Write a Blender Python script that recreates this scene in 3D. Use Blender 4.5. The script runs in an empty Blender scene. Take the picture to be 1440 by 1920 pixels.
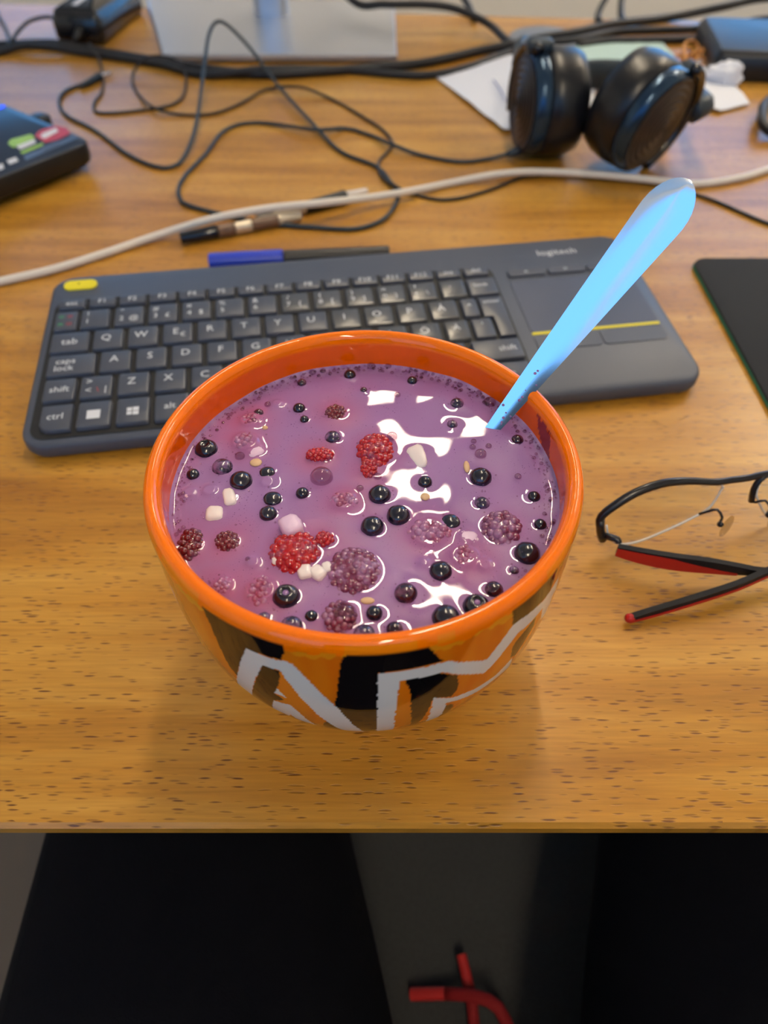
import bpy, bmesh, math, random
from mathutils import Vector, Matrix, noise as mnoise
import numpy as np
random.seed(7)
S = bpy.context.scene
COL = S.collection
PI = math.pi
# ------------------------------------------------------------------ camera (desk top is z = 0)
FPX, PITCH, CAMH = 1328.0, math.radians(49.2), 0.249
cd = bpy.data.cameras.new('camera'); cam = bpy.data.objects.new('camera', cd); COL.objects.link(cam)
cam.location = (0, 0, CAMH); cam.rotation_euler = (PI/2-PITCH, 0, 0)
cd.sensor_fit = 'VERTICAL'; cd.sensor_height = 36.0; cd.sensor_width = 27.0
cd.lens = FPX/1920*36.0; cd.clip_start = .01; cd.clip_end = 60
cd.dof.use_dof = True; cd.dof.focus_distance = .236; cd.dof.aperture_fstop = 8.5
S.camera = cam
# ------------------------------------------------------------------ world, daylight, exposure
S.view_settings.view_transform = 'Standard'; S.view_settings.look = 'None'
S.view_settings.gamma = 1; S.view_settings.use_curve_mapping = False
S.view_settings.exposure = -0.06
S.cycles.use_denoising = True
S.cycles.max_bounces = 8; S.cycles.sample_clamp_indirect = 8
wd = bpy.data.worlds.new('sky'); S.world = wd; wd.use_nodes = True
wd.node_tree.nodes['Background'].inputs[0].default_value = (.25, .55, 1, 1)
wd.node_tree.nodes['Background'].inputs[1].default_value = .8
WIN_COL = (.10, .44, 1.0)
def daylight(name, loc, rot, sx, sy, radiance):
    l = bpy.data.lights.new(name, 'AREA'); l.shape = 'RECTANGLE'; l.size = sx; l.size_y = sy
    l.color = WIN_COL; l.energy = radiance*sx*sy*PI
    o = bpy.data.objects.new(name, l); o.location = loc; o.rotation_euler = rot; COL.objects.link(o)
XL, XR, YB, YF, ZF, ZC = -2.3, 2.3, -2.4, 3.3, -.74, 1.90     # the room
WINB = (-2.15, 1.0, .05, 1.84)        # window in the wall behind the photographer: x0 x1 z0 z1
WINL = (-2.2, -1.0, -.1, 1.45)       # two windows in the far wall, left and right: x0 x1 z0 z1
WINR = (.95, 2.2, -.1, 1.75)
daylight('daylight_behind', ((WINB[0]+WINB[1])/2, YB-.08, (WINB[2]+WINB[3])/2), (PI/2, 0, 0), WINB[1]-WINB[0], WINB[3]-WINB[2], 1.0)
daylight('daylight_far_right', ((WINR[0]+WINR[1])/2, YF+.08, (WINR[2]+WINR[3])/2), (-PI/2, 0, 0), WINR[1]-WINR[0], WINR[3]-WINR[2], 2.6)
daylight('daylight_far_left', ((WINL[0]+WINL[1])/2, YF+.08, (WINL[2]+WINL[3])/2), (-PI/2, 0, 0), WINL[1]-WINL[0], WINL[3]-WINL[2], 1.4)
LAMP_COL, LAMP_POW = (1.0, .83, .60), 100.0

# ------------------------------------------------------------------ pixel -> place on a horizontal plane
def ray(px, py):
    c, s = math.cos(PITCH), math.sin(PITCH)
    a, b = (px-720)/FPX, -(py-960)/FPX
    return Vector((a, c+b*s, -s+b*c))
def D(px, py, z=0.0):
    d = ray(px, py); t = (z-CAMH)/d.z
    return Vector((d.x*t, d.y*t, z))
def T(px, py, depth): return Vector((0, 0, CAMH))+ray(px, py)*depth

# ------------------------------------------------------------------ materials
def srgb(r, g, b):
    return tuple(((c/255)/12.92 if c/255 <= .04045 else ((c/255+.055)/1.055)**2.4) for c in (r, g, b))+(1,)
MATS = {}
def mat(name, col, rough=.5, metal=0, coat=0, spec=.5, emit=None, es=0, trans=0, ior=1.45, var=0, vscale=60, bump=0, bscale=200, sheen=0, alpha=1, col2=None, ramp=(.4, .6)):
    m = bpy.data.materials.new(name); m.use_nodes = True; MATS[name] = m
    nt = m.node_tree; p = nt.nodes['Principled BSDF']; I = p.inputs
    c = srgb(*col); I['Base Color'].default_value = c; I['Roughness'].default_value = rough; I['Metallic'].default_value = metal
    I['Coat Weight'].default_value = coat; I['Coat Roughness'].default_value = .05; I['Specular IOR Level'].default_value = spec
    I['Transmission Weight'].default_value = trans; I['IOR'].default_value = ior; I['Sheen Weight'].default_value = sheen; I['Alpha'].default_value = alpha
    if emit: I['Emission Color'].default_value = (*emit, 1); I['Emission Strength'].default_value = es
    if col2: var = 1
    if var or bump:
        tc = nt.nodes.new('ShaderNodeTexCoord')
        if var:
            n = nt.nodes.new('ShaderNodeTexNoise'); n.inputs['Scale'].default_value = vscale; n.inputs['Detail'].default_value = 4
            nt.links.new(tc.outputs['Object'], n.inputs['Vector'])
            mx = nt.nodes.new('ShaderNodeMix'); mx.data_type = 'RGBA'
            mx.inputs[6].default_value = tuple(max(0, x*(1-var)) for x in c[:3])+(1,)
            mx.inputs[7].default_value = tuple(min(1, x*(1+var)) for x in c[:3])+(1,)
            nt.links.new(n.outputs['Fac'], mx.inputs[0]); nt.links.new(mx.outputs[2], I['Base Color'])
            if col2:
                rm = nt.nodes.new('ShaderNodeMapRange'); rm.inputs[1].default_value, rm.inputs[2].default_value = ramp
                nt.links.new(n.outputs['Fac'], rm.inputs[0]); nt.links.new(rm.outputs[0], mx.inputs[0]); mx.inputs[6].default_value = c; mx.inputs[7].default_value = srgb(*col2)
        if bump:
            n = nt.nodes.new('ShaderNodeTexNoise'); n.inputs['Scale'].default_value = bscale; n.inputs['Detail'].default_value = 3
            nt.links.new(tc.outputs['Object'], n.inputs['Vector'])
            b = nt.nodes.new('ShaderNodeBump'); b.inputs['Strength'].default_value = bump; b.inputs['Distance'].default_value = .002
            nt.links.new(n.outputs['Fac'], b.inputs['Height']); nt.links.new(b.outputs['Normal'], I['Normal'])
    return m
def attr_mat(name, rough, coat=0, spec=.5, specks=None, bump=None, rough_attr=False):
    m = mat(name, (200, 200, 200), rough, coat=coat, spec=spec); nt = m.node_tree; p = nt.nodes['Principled BSDF']
    a = nt.nodes.new('ShaderNodeAttribute'); a.attribute_name = 'Col'; out = a.outputs['Color']
    tc = nt.nodes.new('ShaderNodeTexCoord')
    for (scale, lo, hi, col) in (specks or []):
        v = nt.nodes.new('ShaderNodeTexVoronoi'); v.inputs['Scale'].default_value = scale; nt.links.new(tc.outputs['Object'], v.inputs['Vector'])
        mr = nt.nodes.new('ShaderNodeMapRange'); mr.inputs[1].default_value = lo; mr.inputs[2].default_value = hi; mr.inputs[3].default_value = 1; mr.inputs[4].default_value = 0
        nt.links.new(v.outputs['Distance'], mr.inputs[0])
        n = nt.nodes.new('ShaderNodeTexNoise'); n.inputs['Scale'].default_value = scale*.13; nt.links.new(tc.outputs['Object'], n.inputs['Vector'])
        g = nt.nodes.new('ShaderNodeMapRange'); g.inputs[1].default_value = .5; g.inputs[2].default_value = .62; nt.links.new(n.outputs['Fac'], g.inputs[0])
        mu = nt.nodes.new('ShaderNodeMath'); mu.operation = 'MULTIPLY'; nt.links.new(mr.outputs[0], mu.inputs[0]); nt.links.new(g.outputs[0], mu.inputs[1])
        mx = nt.nodes.new('ShaderNodeMix'); mx.data_type = 'RGBA'; mx.inputs[7].default_value = srgb(*col)
        nt.links.new(mu.outputs[0], mx.inputs[0]); nt.links.new(out, mx.inputs[6]); out = mx.outputs[2]
    nt.links.new(out, p.inputs['Base Color'])
    if bump:
        n = nt.nodes.new('ShaderNodeTexNoise'); n.inputs['Scale'].default_value = bump[0]; n.inputs['Detail'].default_value = 2
        nt.links.new(tc.outputs['Object'], n.inputs['Vector'])
        b = nt.nodes.new('ShaderNodeBump'); b.inputs['Strength'].default_value = bump[1]; b.inputs['Distance'].default_value = .001
        nt.links.new(n.outputs['Fac'], b.inputs['Height']); nt.links.new(b.outputs['Normal'], p.inputs['Normal'])
    return m

def wood_material():
    m = mat('desk_wood', (190, 125, 55), .36, coat=.35, spec=.35); nt = m.node_tree; p = nt.nodes['Principled BSDF']; L = nt.links.new
    p.inputs['Coat Roughness'].default_value = .24
    tc = nt.nodes.new('ShaderNodeTexCoord')
    def mapped(sx, sy, rot=0):
        mp = nt.nodes.new('ShaderNodeMapping'); mp.inputs['Scale'].default_value = (sx, sy, 1); mp.inputs['Rotation'].default_value = (0, 0, rot)
        L(tc.outputs['Object'], mp.inputs['Vector']); return mp.outputs['Vector']
    n1 = nt.nodes.new('ShaderNodeTexNoise'); n1.inputs['Scale'].default_value = 1; n1.inputs['Detail'].default_value = 5; n1.inputs['Distortion'].default_value = .6
    L(mapped(5, 42, .03), n1.inputs['Vector'])
    cr = nt.nodes.new('ShaderNodeValToRGB'); e = cr.color_ramp.elements
    e[0].position = .28; e[0].color = srgb(152, 100, 26); e[1].position = .74; e[1].color = srgb(202, 152, 66)
    q = cr.color_ramp.elements.new(.5); q.color = srgb(182, 128, 42)
    L(n1.outputs['Fac'], cr.inputs[0])
    # fine fibre
    n2 = nt.nodes.new('ShaderNodeTexNoise'); n2.inputs['Scale'].default_value = 1; n2.inputs['Detail'].default_value = 3
    L(mapped(45, 900, .02), n2.inputs['Vector'])
    mx = nt.nodes.new('ShaderNodeMix'); mx.data_type = 'RGBA'; mx.blend_type = 'OVERLAY'; mx.inputs[0].default_value = .28
    L(cr.outputs[0], mx.inputs[6]); L(n2.outputs['Color'], mx.inputs[7])
    bw = nt.nodes.new('ShaderNodeRGBToBW'); L(n2.outputs['Fac'], bw.inputs[0]); L(bw.outputs[0], mx.inputs[7])
    # pores: short dark dashes along the grain
    vo = nt.nodes.new('ShaderNodeTexVoronoi'); vo.inputs['Scale'].default_value = 1; vo.inputs['Randomness'].default_value = 1
    nd = nt.nodes.new('ShaderNodeTexNoise'); nd.inputs['Scale'].default_value = 40
    L(tc.outputs['Object'], nd.inputs['Vector'])
    va = nt.nodes.new('ShaderNodeVectorMath'); va.operation = 'MULTIPLY_ADD'; va.inputs[1].default_value = (1.2, 1.2, 0)
    L(nd.outputs['Color'], va.inputs[0]); L(mapped(125, 780, .0), va.inputs[2]); L(va.outputs[0], vo.inputs['Vector'])
    mr = nt.nodes.new('ShaderNodeMapRange'); mr.inputs[1].default_value = .18; mr.inputs[2].default_value = .34; mr.inputs[3].default_value = 1; mr.inputs[4].default_value = 0
    L(vo.outputs['Distance'], mr.inputs[0])
    vc = nt.nodes.new('ShaderNodeSeparateColor'); L(vo.outputs['Color'], vc.inputs[0])
    gt = nt.nodes.new('ShaderNodeMath'); gt.operation = 'GREATER_THAN'; gt.inputs[1].default_value = .22; L(vc.outputs[0], gt.inputs[0])
    mu = nt.nodes.new('ShaderNodeMath'); mu.operation = 'MULTIPLY'; L(mr.outputs[0], mu.inputs[0]); L(gt.outputs[0], mu.inputs[1])
    m2 = nt.nodes.new('ShaderNodeMath'); m2.operation = 'MULTIPLY'; st_ = nt.nodes.new('ShaderNodeMath'); st_.operation = 'MULTIPLY_ADD'; st_.inputs[1].default_value = .6; st_.inputs[2].default_value = .3; L(vc.outputs[1], st_.inputs[0]); L(mu.outputs[0], m2.inputs[0]); L(st_.outputs[0], m2.inputs[1])
    mx2 = nt.nodes.new('ShaderNodeMix'); mx2.data_type = 'RGBA'; mx2.inputs[7].default_value = srgb(92, 50, 14)
    L(m2.outputs[0], mx2.inputs[0]); L(mx.outputs[2], mx2.inputs[6]); L(mx2.outputs[2], p.inputs['Base Color'])
    b = nt.nodes.new('ShaderNodeBump'); b.inputs['Strength'].default_value = .35; b.inputs['Distance'].default_value = .0006; b.invert = True
    L(mu.outputs[0], b.inputs['Height']); L(b.outputs['Normal'], p.inputs['Normal'])
    return m
wood = wood_material()

# ------------------------------------------------------------------ mesh helpers (vertices in world coordinates)
def wloc(o):
    v = Vector((0, 0, 0))
    while o: v = v+Vector(o.location); o = o.parent
    return v
def obj(name, V, F, m=None, parent=None, smooth=True, origin=None, sharp=None):
    V = [Vector(v) for v in V]
    if parent is not None: org = wloc(parent)
    elif origin is not None: org = Vector(origin)
    else:
        xs = [v.x for v in V]; ys = [v.y for v in V]; org = Vector(((min(xs)+max(xs))/2, (min(ys)+max(ys))/2, min(v.z for v in V)))
    me = bpy.data.meshes.new(name); me.from_pydata([tuple(v-org) for v in V], [], F); me.validate()
    if smooth: me.polygons.foreach_set('use_smooth', [True]*len(me.polygons))
    o = bpy.data.objects.new(name, me); COL.objects.link(o)
    if m: me.materials.append(MATS[m] if isinstance(m, str) else m)
    if parent is not None: o.parent = parent
    else: o.location = org
    if smooth and sharp:
        try: me.set_sharp_from_angle(angle=math.radians(sharp))
        except Exception: pass
    return o
def tag(o, label, cat, group=None, kind=None):
    o['label'] = label; o['category'] = cat
    if group: o['group'] = group
    if kind: o['kind'] = kind
    return o
def thing(name, label, cat, loc, group=None):
    o = bpy.data.objects.new(name, None); o.location = loc; o.empty_display_size = .02; COL.objects.link(o)
    return tag(o, label, cat, group)
def struct(o): o['kind'] = 'structure'; return o
class MB:
    def __init__(s): s.V = []; s.F = []
    def add(s, V, F):
        n = len(s.V); s.V += [Vector(v) for v in V]; s.F += [tuple(i+n for i in f) for f in F]; return s
def box(x0, x1, y0, y1, z0, z1):
    return ([(x0,y0,z0),(x1,y0,z0),(x1,y1,z0),(x0,y1,z0),(x0,y0,z1),(x1,y0,z1),(x1,y1,z1),(x0,y1,z1)],
            [(0,3,2,1),(4,5,6,7),(0,1,5,4),(1,2,6,5),(2,3,7,6),(3,0,4,7)])
def rings(R, cap0=True, cap1=True, close=True):
    n = len(R[0]); V = [v for r in R for v in r]; F = []
    for i in range(len(R)-1):
        for j in range(n if close else n-1):
            k = (j+1) % n; F.append((i*n+j, i*n+k, (i+1)*n+k, (i+1)*n+j))
    if cap0: F.append(tuple(range(n-1, -1, -1)))
    if cap1: F.append(tuple((len(R)-1)*n+j for j in range(n)))
    return V, F
def catmull(P, step):
    P = [Vector(p) for p in P]; Q = [P[0]*2-P[1]]+P+[P[-1]*2-P[-2]]; out = []
    for i in range(1, len(Q)-2):
        n = max(2, int((Q[i+1]-Q[i]).length/step))
        for k in range(n):
            t = k/n
            out.append(.5*((2*Q[i])+(Q[i+1]-Q[i-1])*t+(2*Q[i-1]-5*Q[i]+4*Q[i+1]-Q[i+2])*t*t+(3*Q[i]-Q[i-1]-3*Q[i+1]+Q[i+2])*t**3))
    return out+[P[-1]]
def tube(P, r, step=.006, n=10, smooth=True, rfun=None, squash=1.0):
    C = catmull(P, step) if smooth else [Vector(p) for p in P]
    up = Vector((0, 0, 1)); R = []; pv = None
    for i, c in enumerate(C):
        t = (C[min(i+1, len(C)-1)]-C[max(i-1, 0)]).normalized()
        if pv is None:
            a = up if abs(t.z) < .9 else Vector((1, 0, 0)); s = t.cross(a).normalized()
        else: s = (pv-t*pv.dot(t)).normalized()
        pv = s; b = s.cross(t); rr = rfun(i/(len(C)-1)) if rfun else r
        R.append([c+s*math.cos(2*PI*k/n)*rr+b*math.sin(2*PI*k/n)*rr*squash for k in range(n)])
    return rings(R)
def lathe(prof, c, n=48, axis=None, xdir=None, sq=1.0):
    """profile [(r, a)] round an axis through c"""
    c = Vector(c); ax = Vector(axis or (0, 0, 1)).normalized()
    u = Vector(xdir) if xdir else (Vector((1, 0, 0)) if abs(ax.x) < .9 else Vector((0, 1, 0)))
    u = (u-ax*u.dot(ax)).normalized(); w = ax.cross(u)
    R = [[c+ax*a+u*math.cos(2*PI*k/n)*r+w*math.sin(2*PI*k/n)*r*sq for k in range(n)] for r, a in prof]
    return rings(R, cap0=prof[0][0] > 1e-6, cap1=prof[-1][0] > 1e-6)
def rrect(w, d, r, seg=4, cx=0, cy=0):
    out = []
    for (sx, sy, a0) in ((1, 1, 0), (-1, 1, 90), (-1, -1, 180), (1, -1, 270)):
        for k in range(seg+1):
            a = math.radians(a0+90*k/seg); out.append((cx+sx*(w/2-r)+r*math.cos(a), cy+sy*(d/2-r)+r*math.sin(a)))
    return out
def inset(poly, d):
    n = len(poly); out = []
    for i in range(n):
        p0, p1, p2 = poly[i-1], poly[i], poly[(i+1) % n]
        def nrm(a, b):
            l = math.hypot(b[0]-a[0], b[1]-a[1]) or 1e-9; return (-(b[1]-a[1])/l, (b[0]-a[0])/l)
        a, b = nrm(p0, p1), nrm(p1, p2); k = 1+a[0]*b[0]+a[1]*b[1]; k = max(k, .3)
        out.append((p1[0]+d*(a[0]+b[0])/k, p1[1]+d*(a[1]+b[1])/k))
    return out
def prism(poly, levels, fn=None):
    """levels [(inset, z)] of a counter-clockwise outline"""
    fn = fn or (lambda x, y, z: (x, y, z))
    return rings([[fn(x, y, z) for x, y in inset(poly, i)] for i, z in levels])
def rot2(poly, a, c=(0, 0)):
    ca, sa = math.cos(a), math.sin(a); return [(c[0]+x*ca-y*sa, c[1]+x*sa+y*ca) for x, y in poly]
def sphere(c, r, nu=16, nv=10, sx=1, sy=1, sz=1):
    c = Vector(c); V = [c+Vector((0, 0, -r*sz))]; F = []
    for i in range(1, nv):
        a = -PI/2+PI*i/nv
        for j in range(nu):
            b = 2*PI*j/nu; V.append(c+Vector((r*sx*math.cos(a)*math.cos(b), r*sy*math.cos(a)*math.sin(b), r*sz*math.sin(a))))
    V.append(c+Vector((0, 0, r*sz))); t = len(V)-1
    for j in range(nu): F.append((0, 1+(j+1) % nu, 1+j)); F.append((t, 1+(nv-2)*nu+j, 1+(nv-2)*nu+(j+1) % nu))
    for i in range(nv-2):
        for j in range(nu):
            k = (j+1) % nu; F.append((1+i*nu+j, 1+i*nu+k, 1+(i+1)*nu+k, 1+(i+1)*nu+j))
    return V, F
TEXTS = {}
def text_mesh(s, size):
    if s not in TEXTS:
        cu = bpy.data.curves.new('t', 'FONT'); cu.body = s; cu.size = 1; cu.align_x = 'CENTER'; cu.align_y = 'CENTER'; cu.resolution_u = 2
        o = bpy.data.objects.new('t', cu); COL.objects.link(o)
        dg = bpy.context.evaluated_depsgraph_get(); me = o.evaluated_get(dg).to_mesh()
        TEXTS[s] = ([tuple(v.co) for v in me.vertices], [tuple(p.vertices) for p in me.polygons])
        bpy.data.objects.remove(o); bpy.data.curves.remove(cu)
    V, F = TEXTS[s]
    return [(x*size, y*size) for x, y, z in V], F
def inpoly(x, y, P):
    c = False; j = len(P)-1
    for i in range(len(P)):
        if (P[i][1] > y) != (P[j][1] > y) and x < (P[j][0]-P[i][0])*(y-P[i][1])/(P[j][1]-P[i][1])+P[i][0]: c = not c
        j = i
    return c
def np_inpoly(X, Y, P):
    c = np.zeros(X.shape, bool); j = len(P)-1
    for i in range(len(P)):
        xi, yi = P[i]; xj, yj = P[j]
        if yi != yj:
            c ^= ((yi > Y) != (yj > Y)) & (X < (xj-xi)*(Y-yi)/(yj-yi)+xi)
        j = i
    return c

# ------------------------------------------------------------------ plain materials
mat('wall_paint', (238, 232, 220), .85, bump=.1, bscale=300)
mat('ceiling_paint', (240, 236, 228), .9)
mat('floor_lino', (96, 84, 72), .6, var=.12, vscale=8)
mat('window_white', (235, 235, 235), .4)
mat('lamp_housing', (240, 240, 238), .4)
mat('lamp_tube', (255, 255, 255), .4, emit=LAMP_COL, es=LAMP_POW)
mat('lamp_panel', (255, 255, 255), .4, emit=LAMP_COL, es=LAMP_POW*.28)
mat('black_plastic', (24, 25, 29), .4, var=.1, vscale=40)
mat('black_gloss', (16, 17, 22), .16, coat=.3)
mat('black_rubber', (26, 27, 30), .5)
mat('teal_rubber', (32, 46, 56), .45)
mat('white_cable', (226, 218, 205), .45)
mat('silver', (196, 200, 208), .33, metal=.75, bump=.02, bscale=900)
mat('steel', (236, 240, 245), .09, metal=1)
mat('chrome', (220, 220, 225), .12, metal=1)
mat('key_body', (70, 76, 90), .42, bump=.06, bscale=2500)
mat('key_well', (18, 19, 22), .6)
mat('key_cap', (66, 71, 84), .34, bump=.03, bscale=2000)
mat('key_worn', (78, 80, 84), .22)
mat('print_white', (215, 218, 225), .6)
mat('print_red', (190, 50, 55), .6)
mat('print_green', (60, 160, 100), .6)
mat('yellow', (232, 216, 20), .45)
mat('pad_blue', (62, 70, 92), .35)
mat('mouse_mat', (20, 22, 26), .85, var=.25, vscale=900, bump=.2, bscale=1500)
mat('mat_edge', (40, 110, 80), .8)
mat('trouser', (9, 10, 17), .95, spec=.15, var=.3, vscale=500, bump=.25, bscale=1200)
mat('shoe', (20, 20, 22), .7)
mat('red_cord', (150, 22, 28), .75, bump=.3, bscale=900)
mat('red_plastic', (205, 50, 50), .35)
mat('seat_fabric', (66, 67, 66), .95, var=.25, vscale=400, bump=.3, bscale=800)
mat('paper', (232, 234, 242), .8)
mat('paper_green', (178, 204, 198), .8)
mat('ink', (90, 110, 170), .8)
mat('coaster_grey', (120, 128, 140), .5)
mat('rubber_band', (214, 150, 80), .5)
mat('pen_blue', (30, 60, 190), .3, coat=.3)
mat('pen_silver', (220, 208, 185), .3, metal=.6)
mat('pen_brown', (110, 84, 66), .35)
mat('pen_clear', (225, 215, 205), .2, coat=.4)
mat('adapter_black', (22, 23, 26), .25, coat=.3)
mat('laptop_deck', (28, 38, 56), .28, bump=.03, bscale=2000)
mat('laptop_dark', (14, 14, 16), .45)
mat('sticker_green', (150, 190, 50), .4)
mat('sticker_red', (178, 40, 36), .4)
mat('deck_sheen', (70, 76, 90), .3)  # bluish sheen of the laptop deck, painted as a colour
mat('led_blue', (20, 40, 255), .4, emit=(.05, .12, 1), es=1.5)
mat('screen', (20, 20, 25), .25, emit=(.5, .7, 1), es=.5)
mat('pad_leather', (15, 17, 22), .32, bump=.05, bscale=700)
mat('cup_plate', (34, 30, 32), .38)
mat('cup_ring', (40, 62, 84), .18, metal=.6)
mat('frame_black', (16, 16, 22), .3, coat=.2)
mat('temple_dark', (22, 22, 26), .6, spec=.25)
mat('temple_red', (176, 26, 24), .42)
mat('blueberry', (14, 13, 32), .2, coat=.7, col2=(58, 46, 76), vscale=420, ramp=(.52, .78))
mat('blueberry_pale', (40, 30, 56), .22, coat=.7, col2=(140, 102, 150), vscale=330, ramp=(.42, .62))
mat('berry_red', (44, 14, 34), .2, coat=.7, col2=(120, 70, 104), vscale=330, ramp=(.45, .68))
mat('rasp_red', (176, 12, 20), .18, coat=.8, col2=(140, 62, 92), vscale=260, ramp=(.48, .68))
mat('rasp_dark', (104, 14, 30), .18, coat=.8, col2=(112, 62, 90), vscale=260, ramp=(.46, .66))
mat('rasp_milky', (118, 48, 78), .18, coat=.8, col2=(158, 112, 152), vscale=240, ramp=(.42, .62))
mat('rasp_pale', (150, 70, 104), .2, coat=.6, col2=(170, 122, 164), vscale=240, ramp=(.36, .58))
mat('white_chunk', (240, 226, 222), .35, coat=.3)
mat('pink_chunk', (226, 192, 218), .35, coat=.3)
mat('oat', (218, 180, 140), .5)
mat('milk_film', (150, 110, 165), .15)
def bubble_material():
    m = bpy.data.materials.new('bubble'); m.use_nodes = True; MATS['bubble'] = m; nt = m.node_tree; nt.nodes.clear()
    o = nt.nodes.new('ShaderNodeOutputMaterial'); mx = nt.nodes.new('ShaderNodeMixShader'); tr = nt.nodes.new('ShaderNodeBsdfTransparent')
    gl = nt.nodes.new('ShaderNodeBsdfGlossy'); fr = nt.nodes.new('ShaderNodeFresnel'); fr.inputs['IOR'].default_value = 1.5; gl.inputs['Roughness'].default_value = .03
    tr.inputs[0].default_value = (.70, .58, .64, 1); gl.inputs[0].default_value = (1, 1, 1, 1)
    ge = nt.nodes.new('ShaderNodeNewGeometry'); mb_ = nt.nodes.new('ShaderNodeMath'); mb_.operation = 'MULTIPLY'; iv = nt.nodes.new('ShaderNodeMath'); iv.operation = 'SUBTRACT'; iv.inputs[0].default_value = 1
    nt.links.new(ge.outputs['Backfacing'], iv.inputs[1]); nt.links.new(iv.outputs[0], mb_.inputs[0]); nt.links.new(fr.outputs[0], mb_.inputs[1])
    nt.links.new(mb_.outputs[0], mx.inputs[0]); nt.links.new(tr.outputs[0], mx.inputs[1]); nt.links.new(gl.outputs[0], mx.inputs[2]); nt.links.new(mx.outputs[0], o.inputs[0])
bubble_material()
def thin_glass(name, tint, ior):
    b = MATS['bubble'].copy(); b.name = name; MATS[name] = b
    for n in b.node_tree.nodes:
        if n.type == 'BSDF_TRANSPARENT': n.inputs[0].default_value = tint
        if n.type == 'FRESNEL': n.inputs['IOR'].default_value = ior
thin_glass('clear_glass', (.96, .97, .96, 1), 1.45); thin_glass('silicone', (.80, .78, .72, 1), 1.6); mat('lens_edge', (238, 232, 222), .2, coat=.5)

# ------------------------------------------------------------------ room
struct(obj('floor', *box(XL, XR, YB, YF, ZF-.05, ZF), 'floor_lino', smooth=False))
struct(obj('ceiling', *box(XL, XR, YB, YF, ZC, ZC+.05), 'ceiling_paint', smooth=False))
def wall_open(name, x0, x1, wins, y0, y1):
    m = MB(); x = x0
    for w in wins:
        m.add(*box(x, w[0], y0, y1, ZF, ZC)); m.add(*box(w[0], w[1], y0, y1, ZF, w[2])); m.add(*box(w[0], w[1], y0, y1, w[3], ZC)); x = w[1]
    m.add(*box(x, x1, y0, y1, ZF, ZC)); struct(obj(name, m.V, m.F, 'wall_paint', smooth=False))
wall_open('wall_back', XL, XR, [WINB], YB-.1, YB)
wall_open('wall_front', XL, XR, [WINL, WINR], YF, YF+.1)
struct(obj('wall_right', *box(XR, XR+.1, YB, YF, ZF, ZC), 'wall_paint', smooth=False))
struct(obj('wall_left', *box(XL-.1, XL, YB, YF, ZF, ZC), 'wall_paint', smooth=False))
def window(name, w, y):
    m = MB(); t = .02; mid = (w[0]+w[1])/2
    for (p0, p1, z0, z1) in ((w[0], w[0]+.05, w[2], w[3]), (w[1]-.05, w[1], w[2], w[3]), (mid-.02, mid+.02, w[2]+.05, w[3]-.05), (w[0]+.05, w[1]-.05, w[2], w[2]+.05), (w[0]+.05, w[1]-.05, w[3]-.05, w[3])):
        m.add(*box(p0, p1, y-t, y+t, z0, z1))
    struct(obj(name, m.V, m.F, 'window_white', smooth=False))
window('window_1', WINB, YB-.05); window('window_2', WINL, YF+.05); window('window_3', WINR, YF+.05)
# ceiling lamps: long tube battens, two of them added for extra light
def batten(x, y0, y1, label):
    t = thing('ceiling_lamp', label, 'lamp', (x, (y0+y1)/2, ZC-.11), 'tube lamps on the ceiling')
    obj('housing', *box(x-.05, x+.05, y0-.05, y1+.05, ZC-.06, ZC), 'lamp_housing', t, smooth=False)
    obj('tube', *tube([(x, y0, ZC-.09), (x, y1, ZC-.09)], .02, smooth=False, n=12), 'lamp_tube', t)
    for y in (y0, y1): obj('socket', *box(x-.03, x+.03, y-.02 if y == y0 else y, y if y == y0 else y+.02, ZC-.12, ZC-.06), 'lamp_housing', t, smooth=False)
batten(.15, .75, 1.85, 'long tube lamp on the ceiling above the desk')
def panel_lamp(x, y, w, label):
    t = thing('panel_lamp', label, 'lamp', (x, y, ZC-.04))
    obj('frame', *box(x-w/2-.02, x+w/2+.02, y-w/2-.02, y+w/2+.02, ZC-.03, ZC), 'lamp_housing', t, smooth=False)
    obj('diffuser', *box(x-w/2, x+w/2, y-w/2, y+w/2, ZC-.04, ZC-.03), 'lamp_panel', t, smooth=False)
panel_lamp(.20, 2.32, .24, 'square panel lamp on the ceiling towards the far wall')
batten(1.75, 1.5, 2.7, 'added tube lamp on the ceiling right of the desk')  # unseen lamp, added to brighten the far wall and soften shadows
batten(.24, -1.9, -.7, 'added fill tube lamp on the ceiling behind the chair')  # unseen lamp, added as fill on surfaces facing the chair

# ------------------------------------------------------------------ desk
FE = .0752
desk = thing('desk', 'brown oak veneer desk with a worn front edge', 'desk', (0, .5, ZF))
bl, br = D(-900, -16), D(1500, 44)
def backy(x): return bl.y+(br.y-bl.y)*(x-bl.x)/(br.x-bl.x)
dp = [(-1.0, FE), (.9, FE), (.9, backy(.9)), (-1.0, backy(-1.0))]
obj('desk_top', *prism(dp, [(.012, -.022), (.0012, -.0085), (0, -.006), (0, -.0016), (.0016, 0)]), wood, desk, sharp=25)
for lx, ly in ((-.95, .2), (.85, .2), (-.95, .8), (.85, .8)):
    obj('leg', *box(lx-.025, lx+.025, ly-.025, ly+.025, ZF, -.022), 'black_plastic', desk, smooth=False)
obj('rail', *box(-.93, .83, .60, .63, -.10, -.022), 'black_plastic', desk, smooth=False)

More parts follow.
